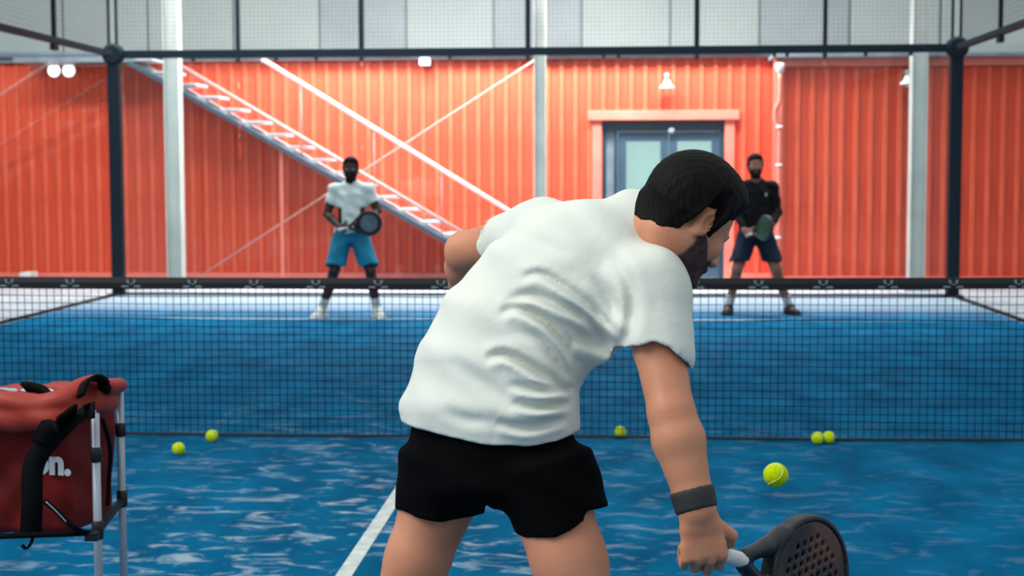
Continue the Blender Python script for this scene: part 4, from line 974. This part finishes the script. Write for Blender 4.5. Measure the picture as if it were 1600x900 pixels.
# ---------------------------------------------------------------- ball cart at left: red bag hanging in a folding aluminium frame
def ball_cart():
    DA, DB = 4.15, 4.40
    k = FPX/DA
    root = empty('ball_cart', (float(P(60, 900, DA)[0]), float(P(60, 900, DA)[1]), 0), 'red fabric ball cart in an aluminium frame with black joints, at the left edge', 'ball cart')
    def leg(px, y0, D, r, joints, lab):
        a = P(px, y0, D); b = a.copy(); b[2] = .03
        bm = bmesh.new(); tube(bm, [a, b], r, 16); o = obj('leg', bm, 'alu', root, True)
        for ya, yb in joints:
            u, w = P(px, ya, D), P(px, yb, D); u[:2] = a[:2]; w[:2] = a[:2]; u[2], w[2] = P(px, ya, D)[2], P(px, yb, D)[2]
            bm = bmesh.new(); tube(bm, [u, u-[0, 0, .004], w+[0, 0, .004], w], [r*1.05, r*1.38, r*1.38, r*1.05], 16); obj('joint', bm, 'plastic', o, True)
        bm = bmesh.new(); tube(bm, [[a[0], a[1], .07], [a[0], a[1], .02], [a[0], a[1], .0]], [r*1.3, r*1.5, r*1.7], 16); obj('foot', bm, 'plastic', o, True)
        return a
    A = leg(148.5, 646, DA, .0115, [(699, 723), (816, 846)], 'a'); B = leg(187, 606, DB, .0110, [(661, 683), (768, 795)], 'b')
    A2 = leg(-86, 640, DA+.12, .0115, [(699, 723), (816, 846)], 'c'); B2 = leg(-60, 606, DB+.12, .0110, [(661, 683), (768, 795)], 'd')
    # bag
    v = 1/k
    lo = np.minimum(P(-130, 880, DA-.1), P(230, 560, DB+.3))-.05; hi = np.maximum(P(-130, 880, DA-.1), P(230, 560, DB+.3))+.05
    lo = np.minimum(lo, P(230, 880, DA-.12)); hi = np.maximum(hi, P(-130, 560, DB+.3))
    F = Field(lo, hi, .0045)
    def at(px, py, d): return P(px, py, d)
    # a soft box: hull of slanted slabs from the right end to the left end
    acr = unit(B-A*1.0); acr[2] = 0; acr = unit(acr); along = unit(A2-A); along[2] = 0; along = unit(along)
    ctr = (A+B+A2+B2)/4
    ztop = P(100, 640, DA)[2]; zbot = P(100, 850, DA)[2]; 
    L = np.linalg.norm((A2-A)[:2])/2; Wd = np.linalg.norm((B-A)[:2])/2
    def sdbox(X, Y, Z):
        u = (X-ctr[0])*along[0]+(Y-ctr[1])*along[1]; w = (X-ctr[0])*acr[0]+(Y-ctr[1])*acr[1]; z = Z-(ztop+zbot)/2
        t = np.clip((z/(ztop-zbot)+.5), 0, 1); sag = .010*np.sin(u*9)
        qx = np.abs(u)-(L-.100+.012*t); qy = np.abs(w)-(Wd+.0-.03*(1-t)-.005); qz = np.abs(z)-((ztop-zbot)/2-.03+sag*t)
        m = np.minimum(np.maximum(np.maximum(qx, qy), qz), 0)
        return (m+np.sqrt(np.maximum(qx, 0)**2+np.maximum(qy, 0)**2+np.maximum(qz, 0)**2)-.03).astype(np.float32)
    F.put(lo, hi, sdbox, 0)
    # mouth of the bag
    c = ctr.copy(); c[2] = ztop+.03; F.ell(c, [along, acr, [0, 0, 1]], [L*.82, Wd*.72, .10], .01, 'cut')
    F.warp(lambda p: .0045*np.sin(p[:, 2]*40+3*np.sin(p[:, 0]*14))*np.sin(p[:, 0]*22+p[:, 1]*15)+.002*np.sin(p[:, 0]*70+p[:, 2]*50), .03)
    bag = link('bag', F.mesh('bag'), 'bag', root)
    # raised collar around the mouth, higher at the right end
    pts = [at(-90, 636, DA), at(-20, 630, DA), at(40, 632, DA), at(95, 628, DA+.0), at(128, 606, DA+.06), at(150, 602, DA+.12), at(165, 606, DA+.2)]
    F = Field(lo, hi, .0045); sp_ = smooth_pts(pts, 5); F.chain(sp_, list(np.linspace(.030, .026, len(sp_))), .01)
    sp2 = [p-[0, 0, .04] for p in sp_]; F.chain(sp2, list(np.linspace(.028, .030, len(sp2))), .02)
    back = smooth_pts([at(165, 606, DB), at(100, 612, DB+.06), at(20, 616, DB+.1), at(-70, 618, DB+.12)], 5); F.chain(back, [.026]*len(back), .01)
    F.warp(lambda p: .003*np.sin(p[:, 2]*60+p[:, 0]*45), .02)
    link('collar', F.mesh('collar'), 'bag_top', root)
    # padded end of the top rail
    F = Field(B-.16, B+.16, .004); e0 = P(166, 604, DA+.10); e1 = P(186, 602, DB-.02); F.ecap(e0, e1, (0, 0, 1), .022, .026, .021, .024, 0, capr=.7); link('rail_pad', F.mesh('rail_pad'), 'bag_top', root)
    # right end wall of the bag: bright red between the legs
    bm = bmesh.new()
    # top rails and crossing braces
    tube(bm, [A+[0, 0, 0], A2], .0105, 12); o = obj('top_rail', bm, 'alu', root, True)
    bm = bmesh.new(); tube(bm, [B-[0, 0, .01], B2-[0, 0, .01]], .0105, 12); obj('top_rail', bm, 'alu', root, True)
    for (a, b, c_, d) in ((A, B, 833, 783), (A2, B2, 833, 783)):
        p0 = a.copy(); p0[2] = P(148, c_, DA)[2]; p1 = b.copy(); p1[2] = P(187, d, DB)[2]
        bm = bmesh.new(); beam(bm, p0, p1, .018, .022, (0, 0, 1), .004); obj('side_brace', bm, 'plastic', root)
    # mesh pocket band and black straps on the face towards the photographer
    f = DA-.05
    bm = bmesh.new(); ribbon(bm, smooth_pts([at(148, 640, f), at(130, 646, f), at(104, 664, f-.02), at(74, 690, f-.03), at(52, 730, f-.03), at(50, 790, f-.03), at(48, 838, f-.01)], 6), .056, .006, DV(1, .35, 0)); obj('strap', bm, 'strap', root, True)
    bm = bmesh.new(); ribbon(bm, smooth_pts([at(118, 640, f-.01), at(100, 652, f-.03), at(82, 668, f-.04), at(68, 696, f-.035)], 5), .068, .010, DV(1, .9, 0)); obj('strap_pad', bm, 'strap', root, True)
    bm = bmesh.new(); ribbon(bm, smooth_pts([at(124, 620, DA-.01), at(132, 600, DA+.01), at(146, 590, DA+.03), at(160, 596, DA+.05), at(162, 612, DA+.06)], 6), .050, .010, DV(.5, .2, -.6)); obj('carry_loop', bm, 'strap', root, True)
    bm = bmesh.new(); ribbon(bm, smooth_pts([at(38, 604, DA+.10), at(55, 606, DA+.08), at(72, 612, DA+.05), at(84, 624, DA+.02)], 5), .035, .012, DV(0, .6, -.8)); obj('lid_flap', bm, 'strap', root, True)
    bm = bmesh.new(); ribbon(bm, smooth_pts([at(68, 782, f-.035), at(86, 796, f-.035), at(104, 814, f-.03), at(122, 828, f-.02), at(142, 834, DA-.03)], 6), .014, .006, DV(.5, 1, 0)); obj('lower_strap', bm, 'strap', root, True)
    bm = bmesh.new(); tube(bm, smooth_pts([at(72, 784, f-.04), at(88, 799, f-.04), at(104, 816, f-.035)], 6), .0016, 6); obj('piping', bm, 'alu', root, True)
    bm = bmesh.new(); tube(bm, smooth_pts([at(-90, 834, f+.0), at(-20, 838, f-.02), at(50, 836, f-.02), at(110, 834, f-.01), at(142, 832, DA-.02)], 6), .008, 8); obj('bottom_piping', bm, 'strap', root, True)
    bm = bmesh.new(); tube(bm, smooth_pts([at(160, 655, DA+.05), at(172, 700, DA+.09), at(170, 750, DA+.12), at(168, 790, DA+.12)], 6), .006, 8); obj('side_piping', bm, 'strap', root, True)
    bm = bmesh.new(); c = P(145, 838, DA-.03); box(bm, c-[.020, .012, .012], c+[.016, .012, .014], .004); obj('buckle', bm, 'plastic', root)
    bm = bmesh.new(); ribbon(bm, smooth_pts([at(52, 828, f-.01), at(50, 845, f-.01), at(42, 857, f-.01), at(34, 852, f-.01)], 5), .016, .005, DV(0, 0, 1)); obj('strap_tail', bm, 'strap', root, True)
    # printed word on the face
    cu = bpy.data.curves.new('lettering', 'FONT'); cu.body = 'Wilson.'; cu.size = .094; cu.extrude = .0012; cu.offset = .0042; cu.space_character = 1.0; cu.align_x = 'RIGHT'
    tmp = bpy.data.objects.new('tmp', cu); me = bpy.data.meshes.new_from_object(tmp); bpy.data.objects.remove(tmp); me.name = 'lettering'; me.materials.clear()
    o = link('lettering', me, 'print', bag); X = DV(1, .10, .02); Nn = -fw; Z = np.array([0., 0., 1.]); X = -along; Nn = np.cross(X, Z); o_ = A+along*.080+acr*.008; o_[2] = P(104, 746, DA)[2]
    o.matrix_local = Matrix(((X[0], Z[0], Nn[0], o_[0]), (X[1], Z[1], Nn[1], o_[1]), (X[2], Z[2], Nn[2], o_[2]), (0, 0, 0, 1)))
ball_cart()
